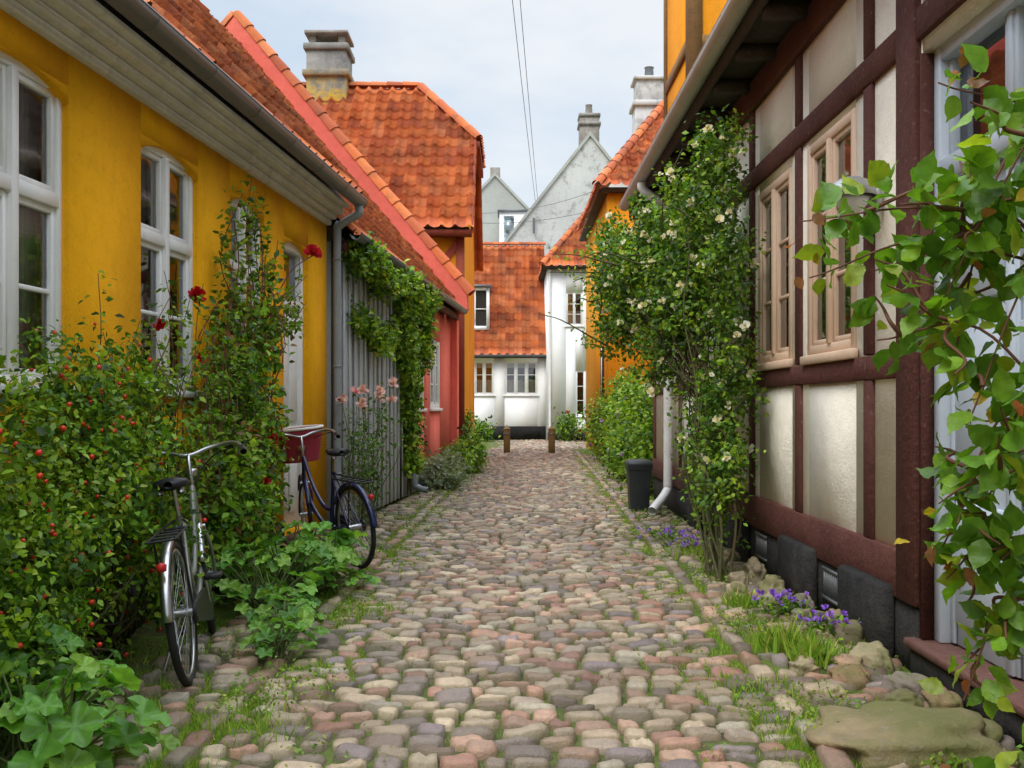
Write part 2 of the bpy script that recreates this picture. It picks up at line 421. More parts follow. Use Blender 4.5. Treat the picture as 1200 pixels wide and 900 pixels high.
tiles('roof_tiles',(.30,-5.2,3.41),(0,1,0),(-c50,0,s50),15.5,3.35/c50,H)
extrude('roof_deck',[(.2,-5.1,3.372),(-3,-5.1,3.41+3.25*t50-.12),(-6.3,-5.1,3.3),(-6.2,-5.1,3.2),(-3,-5.1,3.2+3.1*t50-.14),(.0,-5.1,3.37)],(0,15.38,0),M['darkw'],H)
tiles('roof_tiles_back',(-6.3,-5.2,3.4),(0,1,0),(c50,0,s50),15.5,3.3/c50,H)
ridge('ridge',(-3.02,-5.2,3.4+3.3*t50),(-3.02,10.3,3.4+3.3*t50),H)
gutter('gutter',(.31,-5.2,3.42),(.31,10.42,3.42),.07,M['gutter'],H,0)
tubes('downpipe',[cr([(.31,10.33,3.36),(.31,10.33,3.27),(.12,10.33,3.15),(.09,10.33,3.0),(.09,10.33,1.5),(.09,10.33,.05)],6)],.042,M['pipeg'],H,sides=12)
tubes('pipe_clips',[[(.09+.047*math.cos(a),10.33+.047*math.sin(a),z) for a in np.linspace(0,6.3,13)] for z in (.6,1.7,2.8)],.007,M['pipeg'],H,sides=4)
box('plinth',M['black'],H,-.02,.03,-5,8.78,0,.28)

# ================================================================== PINK HOUSE
H=empty('pink_plaster_house',(-2.77,0,0),(0,0,rotL))
wp=[(15.1,16.0,1.25,2.4),(16.6,17.6,1.25,2.4)]
wall('front_wall',M['pink'],H,13.85,18.9,0,3.0,wp)
for w in wp: window('window',H,*w,M['whitep'],2,None,(.33,.66),curt='low',rec=.0,fw=.07)
box('plinth',M['greyd'],H,-.02,.03,13.85,18.9,0,.38)
box('clad_backing',M['darkw'],H,0,.008,10.42,13.79,.01,3.02)
B=Boxes(); y=10.46; i=0
while y<13.7:
    B.add(.009,.055+.006*math.sin(i*2.3),y,y+.205,.03,3.0+.012*math.sin(i*1.7)); B.add(.0555+.006,.082,y+.19,y+.235,.03,3.02); y+=.245; i+=1
B.build('vertical_cladding',M['corr'],H,bevel=.004)
box('clad_wall',M['greyd'],H,-.3,0,10.4,13.85,0,3.03)
box('clad_post',M['darkw'],H,0,.07,13.8,13.9,0,3.03)
extrude('near_gable',[(-.3,10.4,0),(-.3,10.4,3.0),(-4.2,10.4,3.0+4.2*t50-.2),(-8,10.4,3.0),(-8,10.4,0)],(0,.25,0),M['pink'],H)
extrude('far_gable',[(.12,18.92,0),(.12,18.92,3.0),(.32,18.92,3.12),(.30,18.92,3.42),(-4.2,18.92,3.42+4.5*t50),(-8.7,18.92,3.42),(-8.4,18.92,0)],(0,.28,0),M['pink'],H)
ridge('parapet_cap',(.34,19.06,3.40),(-4.22,19.06,3.46+4.52*t50),H,r=.15)
ridge('parapet_cap',(-8.7,19.06,3.40),(-4.22,19.06,3.46+4.52*t50),H,r=.15)
tiles('roof_tiles',(.22,10.35,3.06),(0,1,0),(-c50,0,s50),8.57,4.42/c50,H)
extrude('roof_deck',[(.15,10.38,3.005),(-4.2,10.38,3.0+4.35*t50-.03),(-8.5,10.38,3.05),(-8.4,10.38,2.95),(-4.2,10.38,3.0+4.1*t50-.1),(-.1,10.38,3.003)],(0,8.5,0),M['darkw'],H)
gutter('gutter',(.27,10.4,3.08),(.27,18.85,3.08),.06,M['gutter'],H,0)
box('eave_board',M['timber'],H,.09,.16,10.42,18.9,2.90,3.0)
tubes('downpipe',[cr([(.27,14.7,3.0),(.25,14.7,2.9),(.09,14.7,2.75),(.08,14.7,1.5),(.08,14.7,.25),(.14,14.7,.1),(.3,14.65,.06)],6)],.045,M['pipeg'],H,sides=10)

# ================================================================== HALF-HIPPED TILE HOUSE (left, far)
H=empty('orange_half_hipped_house')
box('south_wall',M['orange'],H,-9,-.97,20,20.3,0,5.1)
extrude('street_gable',[(-1.27,20.301,0),(-1.27,20.301,5.1),(-1.27,21.75,7.0),(-1.27,24.25,7.0),(-1.27,26,5.1),(-1.27,26,0)],(.29,0,0),M['orange'],H)
box('back_wall',M['orange'],H,-9,-1.27,25.7,25.99,0,5.1)
nv=np.array([0,3,3.5]); L=np.linalg.norm(nv)
def uR(v):
    z=4.8+v*3.5/L
    return 8.25 if z<7.05 else 8.25-(z-7.05)*.88
tiles('roof_south',(-9,19.72,4.8),(1,0,0),(0,3,3.5),8.3,L*1.09,H,uR=uR,tw=.27,th=.34,amp=.055)
tiles('roof_north',(-9,26.28,4.8),(1,0,0),(0,-3,3.5),8.3,L*1.09,H,uR=uR)
hv=np.array([-1.36,0,1.55]); hl=np.linalg.norm(hv)
tiles('hip',(-.70,21.6,7.05),(0,1,0),hv,2.8,hl,H,uL=lambda v:1.4*v/hl,uR=lambda v:2.8-1.4*v/hl)
ridge('ridge',(-9,23,8.66),(-2.15,23,8.66),H); ridge('hip_ridge',(-2.1,23,8.64),(-.72,21.65,7.1),H); ridge('hip_ridge',(-2.1,23,8.64),(-.72,24.35,7.1),H)
extrude('verge_board',[(-.82,19.75,4.7),(-.82,21.65,6.93),(-.82,21.65,7.1),(-.82,19.75,4.88)],(.05,0,0),M['timberr'],H)
box('verge_board',M['timberr'],H,-.83,-.70,21.62,24.4,6.85,7.02)
box('eave_board',M['timberr'],H,-9,-.8,19.74,19.98,4.66,4.78)
box('post',M['timberr'],H,-1.12,-.95,19.96,20,0,4.66); box('post',M['timberr'],H,-2.35,-2.18,19.96,20,3.2,4.66); box('rail',M['timberr'],H,-5,-1.12,19.955,20,3.1,3.25)
extrude('brace',[(-2.18,19.96,3.25),(-2.0,19.96,3.25),(-1.12,19.96,4.4),(-1.12,19.96,4.62)],(0,.03,0),M['timberr'],H)
box('soffit',M['darkw'],H,-9,-.85,19.8,20.02,4.79,4.84)
B=Boxes(); B.add(-4.66,-3.76,22.6,23.5,7.3,9.35).add(-4.74,-3.68,22.52,23.58,8.75,8.9).add(-4.72,-3.70,22.54,23.56,9.35,9.5)
B.build('chimney',M['lichen'],H,bevel=.02)
B=Boxes()
for xx in (-4.6,-3.95): B.add(xx,xx+.14,22.7,22.84,9.5,9.72).add(xx,xx+.14,23.25,23.39,9.5,9.72)
B.add(-4.7,-3.72,22.6,23.5,9.72,9.8); B.build('chimney_cap',M['brick'],H)

# ================================================================== WHITE HOUSE AT THE END
H=empty('white_tiled_house',(0,38,0),(0,0,-math.pi/2))   # local y = world X, local +x = towards camera
ops=[(-1.79,-.68,1.69,2.99),(-.28,.98,1.69,2.99)]
wall('wall',M['white'],H,-9,1.3,0,3.3,ops)
for o in ops: window('window',H,*o,M['whitep'],3,None,(.6,),rec=.03,curt='low',sash=.04)
box('plinth',M['black'],H,-.02,.04,-9,1.28,0,.5); box('plinth',M['black'],H,.98,1.03,1.32,5.6,0,.3)
extrude('side_gable',[(-.3,-9,0),(-.3,-9,3.3),(-4,-9,7.8),(-8,-9,3.3),(-8,-9,0)],(0,.25,0),M['white'],H)
v=np.array([-4,0,4.6]); L=np.linalg.norm(v)
tiles('roof',(.25,-9.2,3.2),(0,1,0),v,10.55,L*1.05,H,tw=.32,th=.38,amp=.06)
ridge('ridge',(-3.98,-9.2,8.08),(-3.98,1.4,8.08),H)
box('eave',M['darkw'],H,0,.2,-9.1,1.3,3.1,3.19)
gutter('gutter',(.32,-9.1,3.2),(.32,1.3,3.2),.06,M['gutter'],H,0)
box('dormer_cheeks',M['white'],H,-2.6,-.62,-1.95,-.9,4.25,5.85)
B=Boxes(); B.add(-.62,-.55,-1.98,-1.86,4.2,5.85).add(-.62,-.55,-.99,-.87,4.2,5.85).add(-.62,-.55,-1.86,-.99,5.74,5.85).add(-.62,-.5,-1.86,-.99,4.2,4.36); B.build('dormer_trim',M['whitep'],H)
mk('dormer_glass',[(-.612,-1.86,4.36),(-.612,-.99,4.36),(-.612,-.99,5.74),(-.612,-1.86,5.74)],[(0,1,2,3)],M['dark'],H)
B=Boxes(); B.add(-.608,-.56,-1.45,-1.40,4.36,5.74).add(-.608,-.57,-1.86,-1.45,5.0,5.04).add(-.608,-.57,-1.40,-.99,5.0,5.04); B.build('dormer_bars',M['whitep'],H)
box('dormer_roof',M['gutter'],H,-2.9,-.42,-2.05,-.8,5.86,5.95)
ops=[(2.0,2.62,4.25,5.5),(2.35,3.05,.9,2.6)]
wall('wing_wall',M['white'],H,1.3,6.2,0,6.35,ops,x=1.0,th=.3)
for o in ops:
    w=window('wing_window',H,*o,M['whitep'],2,None,(.33,.66),rec=.03,curt='low' if o[2]>3 else None,sash=.025); w.location=(1,0,0)
box('wing_side',M['white'],H,-5,.7,1.3,1.6,0,6.35)
box('wing_eave',M['darkw'],H,.9,1.3,1.15,6.3,6.36,6.46); box('wing_eave',M['darkw'],H,-5,.9,1.1,1.4,6.36,6.46)
v=np.array([-3,0,3.4]); L=np.linalg.norm(v)
tiles('wing_roof_south',(1.3,1.1,6.4),(0,1,0),v,5.3,L,H,uL=lambda v_:2.6*v_/L,tw=.30,th=.38,amp=.06)
v2=np.array([0,2.6,3.4]); L2=np.linalg.norm(v2)
tiles('wing_roof_west',(-4.7,1.1,6.4),(1,0,0),v2,6.0,L2,H,uL=lambda v_:3*v_/L2,uR=lambda v_:6-3*v_/L2,tw=.26,th=.36)
ridge('wing_hip',(1.3,1.1,6.5),(-1.7,3.7,9.85),H); ridge('wing_ridge',(-1.7,3.7,9.82),(-1.7,6.4,9.82),H)
tubes('wing_pipe',[[(1.06,1.4,6.3),(1.06,1.4,.3)]],.045,M['pipew'],H,sides=8)

# ================================================================== FAR GABLES
H=empty('weathered_gable_house')
extrude('gable',[(-.9,46,0),(-.9,46,8.0),(3.6,46,13.7),(8.1,46,8.0),(8.1,46,0)],(0,10,0),M['greyw'],H)
extrude('coping',[(-1.0,45.9,8.05),(3.6,45.9,13.9),(8.2,45.9,8.05),(8.2,45.9,7.85),(3.6,45.9,13.7),(-1.0,45.9,7.85)],(0,.35,0),M['greyd'],H)
B=Boxes(); B.add(3.15,4.05,46.3,47.2,12.6,14.7).add(3.08,4.12,46.23,47.27,14.3,14.45).add(3.1,4.1,46.25,47.25,14.7,14.85); B.build('chimney',M['brick'],H)
lathe('chimney_pot',[(.18,0),(.15,.45),(.17,.5)],M['brick'],H,(3.6,46.75,14.85))
tubes('vent_pipe',[[(1.0,45.85,9.2),(1.0,45.85,9.9)]],.05,M['gutter'],H)
H=empty('grey_gable_house')
extrude('gable',[(-3.4,50,0),(-3.4,50,10.2),(-.85,50,12.8),(1.7,50,10.2),(1.7,50,0)],(0,9,0),M['greyd'],H)
extrude('coping',[(-3.5,49.9,10.2),(-.85,49.9,12.95),(1.8,49.9,10.2),(1.8,49.9,10.02),(-.85,49.9,12.78),(-3.5,49.9,10.02)],(0,.3,0),M['greyd'],H)
box('chimney',M['brick'],H,-1.1,-.6,50.35,50.85,12.2,13.3)
H=empty('white_annexe')
box('wall',M['white'],H,-.6,.9,48,49.6,0,10.6); box('window_pane',M['glass'],H,-.4,.1,47.98,47.995,9.2,10.4); box('roof',M['gutter'],H,-.7,1.0,47.9,49.7,10.61,10.7)
box('wall_low',M['white'],H,-3.2,-.6,47,48,0,8.8)

# ================================================================== ORANGE HOUSE (right, far)
H=empty('orange_hipped_house')
box('south_wall',M['orange'],H,2.3,9,24,24.3,0,6.4); box('street_wall',M['orange'],H,2.3,2.6,24.3,31,0,6.4)
box('eave',M['darkw'],H,2.15,9.1,23.8,24.0,6.4,6.5); box('eave',M['darkw'],H,2.1,2.5,24.0,31.1,6.4,6.5)
v=np.array([0,3.2,2.9]); L=np.linalg.norm(v)
tiles('roof_south',(2.0,23.7,6.5),(1,0,0),v,7.2,L,H,uL=lambda q:2.1*q/L,tw=.27,amp=.055)
v2=np.array([2.1,0,2.9]); L2=np.linalg.norm(v2)
tiles('roof_west',(2.0,30.2,6.5),(0,-1,0),v2,6.5,L2,H,uL=lambda q:3.2*q/L2,uR=lambda q:6.5-3.2*q/L2)
ridge('hip',(2.0,23.7,6.55),(4.1,26.9,9.45),H); ridge('ridge',(4.1,26.9,9.42),(9.2,26.9,9.42),H)
B=Boxes(); B.add(2.28,2.3,24.9,25.8,1.5,2.8).add(2.28,2.3,24.9,25.8,4.2,5.4); B.build('windows',M['dark'],H)
box('window_frame',M['whitep'],H,2.26,2.28,25.3,25.36,1.5,2.8)
box('timber_band',M['timberr'],H,2.3,5,23.97,24,3.0,3.2)
B=Boxes(); B.add(3.46,4.3,28,28.8,8,9.7).add(3.38,4.38,27.92,28.88,9.7,9.85).add(3.5,4.26,28.05,28.75,9.85,10.45).add(3.42,4.34,27.97,28.83,10.45,10.55)
B.build('chimney',M['greyw'],H,bevel=.015)
lathe('chimney_pot',[(.14,0),(.12,.3),(.14,.35)],M['gutter'],H,(3.9,28.4,10.55))

H=empty('tall_yellow_timber_house')
box('body',M['orange'],H,2.55,9,14.3,16.6,0,10.5)
B=Boxes(); B.add(2.52,2.72,14.27,14.3,4,10.5).add(3.3,3.48,14.27,14.3,4,10.5).add(2.72,3.3,14.268,14.3,6.4,6.6).add(3.48,5,14.268,14.3,6.4,6.6).add(2.52,2.55,14.3,14.5,4,10.5).add(2.52,2.55,16.4,16.6,4,10.5).add(2.52,2.55,14.5,16.4,6.4,6.6).add(2.52,2.55,14.5,16.4,8.3,8.5)
B.build('timbers',wood('ochre_timber',(.32,.17,.05),(.2,.11,.05)),H)
box('eave',M['darkw'],H,2.3,9.2,14.1,16.8,10.5,10.7)

# ================================================================== HALF-TIMBERED HOUSE (right, near)
H=empty('half_timbered_house',(2.0,0,0),(0,0,math.pi))   # local y=-d, local +x towards street
W1=(-6.72,-5.80,1.63,3.03); W2=(-8.06,-7.12,1.63,3.0); W3=(-11.6,-10.6,1.63,3.0); DR=(-4.86,-3.5,.16,3.02)
W4=(2.0,3.0,1.63,3.0)
wall('plaster_wall',M['cream'],H,-14,4,.30,3.98,[W1,W2,W3,DR,W4])
for w in (W1,W2,W3,W4): window('window',H,*w,M['tanp'],2,None,(.33,.66),rec=-.012,fw=.06,gl='glassg',curt='side',sill=.06)
B=Boxes()
def post(d,w,z0,z1,p=.022): B.add(-.02,p,-(d+w),-d,z0,z1)
post(4.88,.24,.31,3.95,.035)
for d,w in ((5.50,.13),(6.86,.13),(8.2,.14),(9.4,.14),(10.3,.13),(11.75,.13),(12.8,.14),(13.84,.16)):
    post(d,w+random.uniform(-.01,.01),.56,1.44); post(d,w,1.58,3.08) ; post(d,w,3.24,3.72)
def rail(d0,d1,z0,z1,p): B.add(-.02,p,-d1,-d0,z0,z1)
rail(5.12,14,.31,.56,.034); rail(5.12,14,1.44,1.575,.026); rail(5.12,14,3.08,3.24,.028); rail(-4,4.88,3.08,3.24,.028); rail(-4,14,3.72,3.95,.045)
rail(-4,3.4,.31,.56,.034); rail(-4,3.4,1.44,1.575,.026)
for d in (-3,-1.2,0.2,1.2,3.25): post(d,.14,.56,1.44); post(d,.14,1.58,3.08); post(d,.14,3.24,3.72)
o=B.build('timber_frame',M['timber'],H,bevel=.008)
box('plinth',M['black'],H,-.25,.015,-14,-4.9,-.04,.305); box('plinth',M['black'],H,-.25,.015,-3.4,4,-.04,.305)
B=Boxes(); B.add(.015,.10,-5.85,-5.15,-.04,.37).add(.015,.09,-7.2,-6.45,-.04,.37).add(.015,.09,-8.9,-8.3,-.04,.34).add(.015,.09,-10.9,-10.4,-.04,.34); B.build('plinth_piers',M['black'],H,bevel=.02)
B=Boxes()
for a in (-6.35,-8.1):
    B.add(.016,.03,a,a+.34,.08,.1).add(.016,.03,a,a+.34,.26,.28)
    for i in range(9): B.add(.016,.026,a+.02+i*.037,a+.035+i*.037,.1,.26)
B.build('vent_grille',M['gutter'],H)
D=empty('double_door'); D.parent=H
B=Boxes(); y0,y1,z0,z1=DR; r=-.10
B.add(r-.08,r+.05,y0,y0+.08,z0,z1).add(r-.08,r+.05,y1-.08,y1,z0,z1).add(r-.08,r+.05,y0+.08,y1-.08,z1-.07,z1).add(r-.08,r+.06,y0+.08,y1-.08,2.36,2.47)
ym=(y0+y1)/2
for a,b in ((y0+.083,ym-.003),(ym+.003,y1-.083)):
    B.add(r-.05,r-.01,a,b,z0+.005,2.355)
    for zz0,zz1 in ((z0+.12,.85),(1.0,1.65),(1.78,2.25)):
        B.add(r-.01,r+.012,a+.07,b-.07,zz0,zz1)
    B.add(r-.01,r+.006,a+.005,a+.05,z0+.01,2.35).add(r-.01,r+.006,b-.05,b-.005,z0+.01,2.35)
B.add(r-.01,r+.02,ym-.03,ym+.03,z0+.01,2.35)
for a,b in ((y0+.08,ym-.02),(ym+.02,y1-.08)):
    B.add(r-.05,r+.01,a,a+.035,2.47,2.95).add(r-.05,r+.01,b-.035,b,2.47,2.95)
B.add(r-.05,r+.02,ym-.02,ym+.02,2.47,2.95)
B.build('leaves',M['bluep'],D,bevel=.004)
mk('transom_glass',[(r-.03,y0+.08,2.47),(r-.03,y1-.08,2.47),(r-.03,y1-.08,2.95),(r-.03,y0+.08,2.95)],[(0,1,2,3)],M['glass'],D)
box('room',M['dark'],D,-.9,-.88,y0-.3,y1+.3,0,3.1)
box('reveal',M['timber'],D,r+.052,.012,y0-.01,y0+.014,.165,3.01)
lathe('knob',[(.0,.05),(.025,.045),(.03,.03),(.012,.015),(.012,0)],M['chrome'],D,(r+.02,ym+.1,1.1),n=12)
for z in (.45,.55): 
    for y in (y0+.2,y0+.33,y1-.2,y1-.33): lathe('stud',[(0,.012),(.012,.01),(.014,0)],M['blackp'],D,(r+.014,y,z),n=8)
box('threshold',M['redsill'],H,-.2,.07,-4.93,-3.42,.115,.158,bevel=.008); box('threshold_base',M['black'],H,-.2,.045,-4.9,-3.43,-.04,.113)
B=Boxes(); B.add(-.3,.34,-14,4,3.985,4.01); 
for i in range(23): B.add(0.0,.32,-13.9+i*.8,-13.8+i*.8,3.88,3.984)
B.build('soffit_rafters',M['darkw'],H)
box('fascia',M['darkw'],H,.33,.36,-14,4,3.93,4.08)
t48=math.tan(math.radians(49));c48=math.cos(math.radians(49));s48=math.sin(math.radians(49))
tiles('roof_tiles',(.40,-14.2,4.08),(0,1,0),(-c48,0,s48),18.3,3.6/c48,H,mat=M['tiledark'],pal=TD)
extrude('roof_deck',[(.34,-14.1,4.03),(-3.2,-14.1,4.03+3.5*t48),(-6.8,-14.1,4.03),(-.3,-14.1,4.02)],(0,18.1,0),M['darkw'],H)
box('body',M['cream'],H,-6.4,-6.1,-14,4,0,4.0); box('end_wall',M['cream'],H,-6.1,-.3,-14,-13.7,0,4.0); box('end_wall',M['cream'],H,-6.1,-.3,3.7,4,0,4.0)
gutter('gutter',(.43,-13.9,4.09),(.43,4,4.09),.075,M['gutterl'],H,0)
tubes('downpipe',[cr([(.43,-12.1,4.0),(.40,-12.1,3.9),(.15,-12.1,3.7),(.11,-12.1,3.5),(.11,-12.1,2),(.11,-12.1,.45),(.14,-12.05,.25),(.36,-11.7,.06)],6)],.055,M['pipew'],H,sides=12)
Lm=empty('wall_lamp',(2.0,5.38,2.42),(0,0,math.pi))
box('bracket',M['dull'],Lm,.02,.06,-.05,.05,-.08,.08,bevel=.008)
tubes('arm',[[(.05,0,.0),(.16,0,.02)]],.02,M['dull'],Lm)
lathe('hood',[(0,.11),(.05,.105),(.09,.085),(.12,.05),(.135,0),(.128,0),(.11,.05),(.08,.08),(0,.1)],M['dull'],Lm,(.17,0,0))
lathe('globe',[(0,-.08),(.05,-.07),(.085,-.03),(.09,0),(0,.0)],M['whitep'],Lm,(.17,0,-.005))

# ================================================================== GROUND AND PAVING
gx=np.linspace(-1,1,161); 
G=np.array([(x*abs(x)**1.6*400,60+y*abs(y)**1.6*500,-.045) for y in gx for x in gx])
F=[(j*161+i,j*161+i+1,(j+1)*161+i+1,(j+1)*161+i) for j in range(160) for i in range(160)]
mk('ground',G,F,M['soil'])
xs=np.linspace(-2.6,2.6,105); ys=np.linspace(-4,39,500)
X,Y=np.meshgrid(xs,ys); Z=-.024+.008*np.sin(X*7+Y*3)*np.sin(Y*5-X*2)+rng.normal(0,.003,X.shape)
nx=len(xs); idx=np.arange(nx*(len(ys)-1)).reshape(-1,nx)[:,:-1].ravel()
mk('soil_bed',np.stack([X.ravel(),Y.ravel(),Z.ravel()],1),np.stack([idx,idx+1,idx+nx+1,idx+nx],1),M['soil'],smooth=True)

def srgb(*c):
    c=np.array(c)/255.; return np.where(c<.04,c/12.92,((c+.055)/1.055)**2.4)
SP=np.array([srgb(204,180,150),srgb(178,158,138),srgb(206,164,138),srgb(160,134,110),srgb(194,180,156),srgb(146,130,120),srgb(216,194,162),srgb(188,142,118),srgb(168,150,126),srgb(208,184,154),srgb(160,142,140),srgb(196,172,142),srgb(178,128,108),srgb(134,114,100)])*.93
def stones(name,cx,cy,hw,hd,rot,z,Hh,mat,n=7,pal=SP,moss=.35,par=None,kr=(.10,.30),jit=.085,ex=.30):
    N=len(cx); lin=np.sin(np.pi/2*np.linspace(-1,1,n)); s,t=np.meshgrid(lin,lin); s=s.ravel();t=t.ravel()
    k=rng.uniform(*kr,(N,1)); S=s*np.sqrt(1-k*t**2); T=t*np.sqrt(1-k*s**2)
    j=rng.normal(0,jit,(N,4,2))
    w=np.stack([(1-S)*(1-T),(1+S)*(1-T),(1+S)*(1+T),(1-S)*(1+T)],2)/4
    J=(w[:,:,:,None]*j[:,None]).sum(2)
    lx=(S+J[:,:,0])*hw[:,None]; ly=(T+J[:,:,1]*1.3)*hd[:,None]
    f=((1-np.abs(s)**5)*(1-np.abs(t)**5)).clip(0)**ex
    tilt=rng.normal(0,.0065,(N,2)); q=rng.normal(0,.0032,(N,4))
    h=z[:,None]+(f*Hh[:,None])+f*(tilt[:,:1]*s+tilt[:,1:]*t+q[:,:1]*np.sin(4*s)+q[:,1:2]*np.sin(4*t)+q[:,2:3]*s*t+q[:,3:]*np.cos(5*s+3*t))-Hh[:,None]
    h=np.where(f<.01,h-.03,h)
    c,sn=np.cos(rot)[:,None],np.sin(rot)[:,None]
    P=np.stack([cx[:,None]+c*lx-sn*ly,cy[:,None]+sn*lx+c*ly,h],2)
    col=pal[rng.integers(0,len(pal),N)]*rng.uniform(.58,1.15,(N,1))
    C=np.repeat(col[:,None],n*n,1)
    edge=np.clip((np.abs(cx)-.5)/.7,0,1)[:,None,None]
    mm=(1-f)[None,:,None]*rng.uniform(.3,1,(N,1,1))*(moss*2.6+edge*.8)
    C=C*(1-mm.clip(0,1))+np.array([.10,.12,.03])*mm.clip(0,1)
    g=np.array([(a*n+b,a*n+b+1,(a+1)*n+b+1,(a+1)*n+b) for a in range(n-1) for b in range(n-1)])
    F=(g[None]+np.arange(N)[:,None,None]*n*n).reshape(-1,4)
    return mk(name,P.reshape(-1,3),F,mat,par,col=C.reshape(-1,3),smooth=True)
def RL(y): return -1.22+.018*y
def RR(y): return 1.02+.026*y
def lay(y0,y1,L,R,dw,dd,skip=0,wob=.0):
    out=[]; y=y0
    while y<y1:
        d=random.uniform(*dd); x=L(y)+random.uniform(-.05,.05)
        while x<R(y):
            w=random.uniform(*dw)
            if x+w>R(y)+.06: break
            if random.random()>=skip:
                yy=y+d/2+.07*math.sin(x*1.3+y*.35)+.03*math.sin(x*3.1+y*.9)+random.gauss(0,.007)+wob*random.gauss(0,1)
                out.append((x+w/2,yy,w/2-.006,d/2*random.uniform(.80,.95)-.004,random.gauss(0,.05),random.gauss(0,.005)+.014*(1-((x-(L(y)+R(y))/2)/1.2)**2),random.uniform(.026,.038)))
            x+=w
        y+=d
    return np.array(out)
ST=empty('cobblestone_street')
a=lay(1.6,13,RL,RR,(.095,.21),(.09,.13)); stones('near_setts',*a.T,M['stone'],8,moss=.42,par=ST)
a=lay(13,30,RL,RR,(.11,.21),(.10,.14)); stones('far_setts',*a.T,M['stone'],5,moss=.25,par=ST)
a=lay(-3,1.5,RL,RR,(.12,.23),(.12,.17)); stones('rear_setts',*a.T,M['stone'],5,moss=.25,par=ST)
a=lay(30,37.6,lambda y:-3.2,lambda y:6,(.15,.26),(.14,.2)); stones('square_setts',*a.T,M['stone'],4,moss=.1,par=ST)
PV=empty('pavement')
a=lay(1.8,26,lambda y:RR(y)+.15,lambda y:1.93+.012*max(0,y-13),(.10,.21),(.10,.18),skip=.14,wob=.012); stones('right_pavement_stones',*a.T,M['stone'],7,moss=.6,par=PV,kr=(.2,.5),jit=.13)
a=lay(2.4,27,lambda y:max(wl(y)+.55,-2.1) if y<9 else wl(y)+.12,lambda y:RL(y)-.14,(.10,.22),(.10,.18),skip=.15,wob=.012); a[:,5]+=.008; stones('left_pavement_stones',*a.T,M['stone'],7,moss=.6,par=PV,kr=(.2,.5),jit=.13)
kb=[];y=1.5
while y<28:
    l=random.uniform(.16,.32); kb.append((RR(y)+.065,y+l/2,.055,l/2-.006,random.gauss(-.03,.03),.028+random.gauss(0,.006),.045)); y+=l
y=1.5
while y<28:
    l=random.uniform(.16,.30)
    if random.random()>.12: kb.append((RL(y)-.07,y+l/2,.052,l/2-.006,random.gauss(-.02,.04),.016+random.gauss(0,.006),.04))
    y+=l
stones('kerb_stones',*np.array(kb).T,M['stone'],7,moss=.5,par=PV)

def rockmesh(c,r,flat=.6,seed=0,col=None):
    import bmesh
    bm=bmesh.new(); bmesh.ops.create_icosphere(bm,subdivisions=4,radius=1)
    rg=np.random.default_rng(seed); K=rg.normal(0,2.2,(9,3)); ph=rg.uniform(0,6,9)
    V=np.array([v.co[:] for v in bm.verts]); d=1+sum(.055*np.sin(V@K[i]*(1+i*.25)+ph[i]) for i in range(9)); 
    F=[[v.index for v in f.verts] for f in bm.faces]; bm.free()
    V=np.sign(V)*np.abs(V)**.72; V=V*d[:,None]; V[:,2]*=flat; V*=np.array(r)
    cc=SP[rg.integers(0,len(SP))]*1.0 if col is None else np.array(col)
    return V+np.array(c),F,np.repeat(cc[None],len(V),0)
RV=[];RF=[];RC=[];b=0
rocks=[((1.54,3.88,-.02),(.37,.27,.15),.8,(.36,.27,.15))]
rs=[((1.80,6.9,.0),(.08,.10,.15)),((1.66,6.5,.0),(.08,.07,.10)),((1.82,6.3,.0),(.07,.08,.14)),((1.72,5.95,.0),(.06,.08,.12)),((1.83,5.45,.0),(.08,.1,.15)),((1.62,5.2,-.01),(.08,.08,.09)),((1.80,5.0,.0),(.09,.1,.13)),((1.60,4.75,-.01),(.10,.09,.08)),((1.80,4.55,.0),(.09,.09,.10)),((1.85,7.6,.02),(.07,.11,.13)),((1.65,7.3,.0),(.07,.08,.10)),((1.4,4.5,-.01),(.09,.08,.07)),((1.86,5.75,.02),(.06,.08,.13)),((1.55,5.7,-.01),(.07,.07,.08)),((1.85,8.4,.01),(.07,.1,.10)),((1.68,4.95,.0),(.06,.07,.08)),((1.45,4.95,-.01),(.07,.08,.07)),((1.7,4.35,-.01),(.08,.06,.08)),((1.7,5.45,.0),(.06,.06,.09)),((1.78,6.6,.0),(.06,.06,.11)),((1.55,6.9,.0),(.06,.06,.09)),((1.85,4.3,.0),(.06,.09,.10))]
for i,(c,r) in enumerate(rs): rocks.append((c,r,.75,None))
for i,(c,r,fl,cl) in enumerate(rocks):
    v,f,cc=rockmesh(c,r,fl,i+3,cl); RV.append(v); RF+=[[q+b for q in t] for t in f]; RC.append(cc); b+=len(v)
mk('field_stones',np.concatenate(RV),RF,M['rock'],col=np.concatenate(RC),smooth=True)

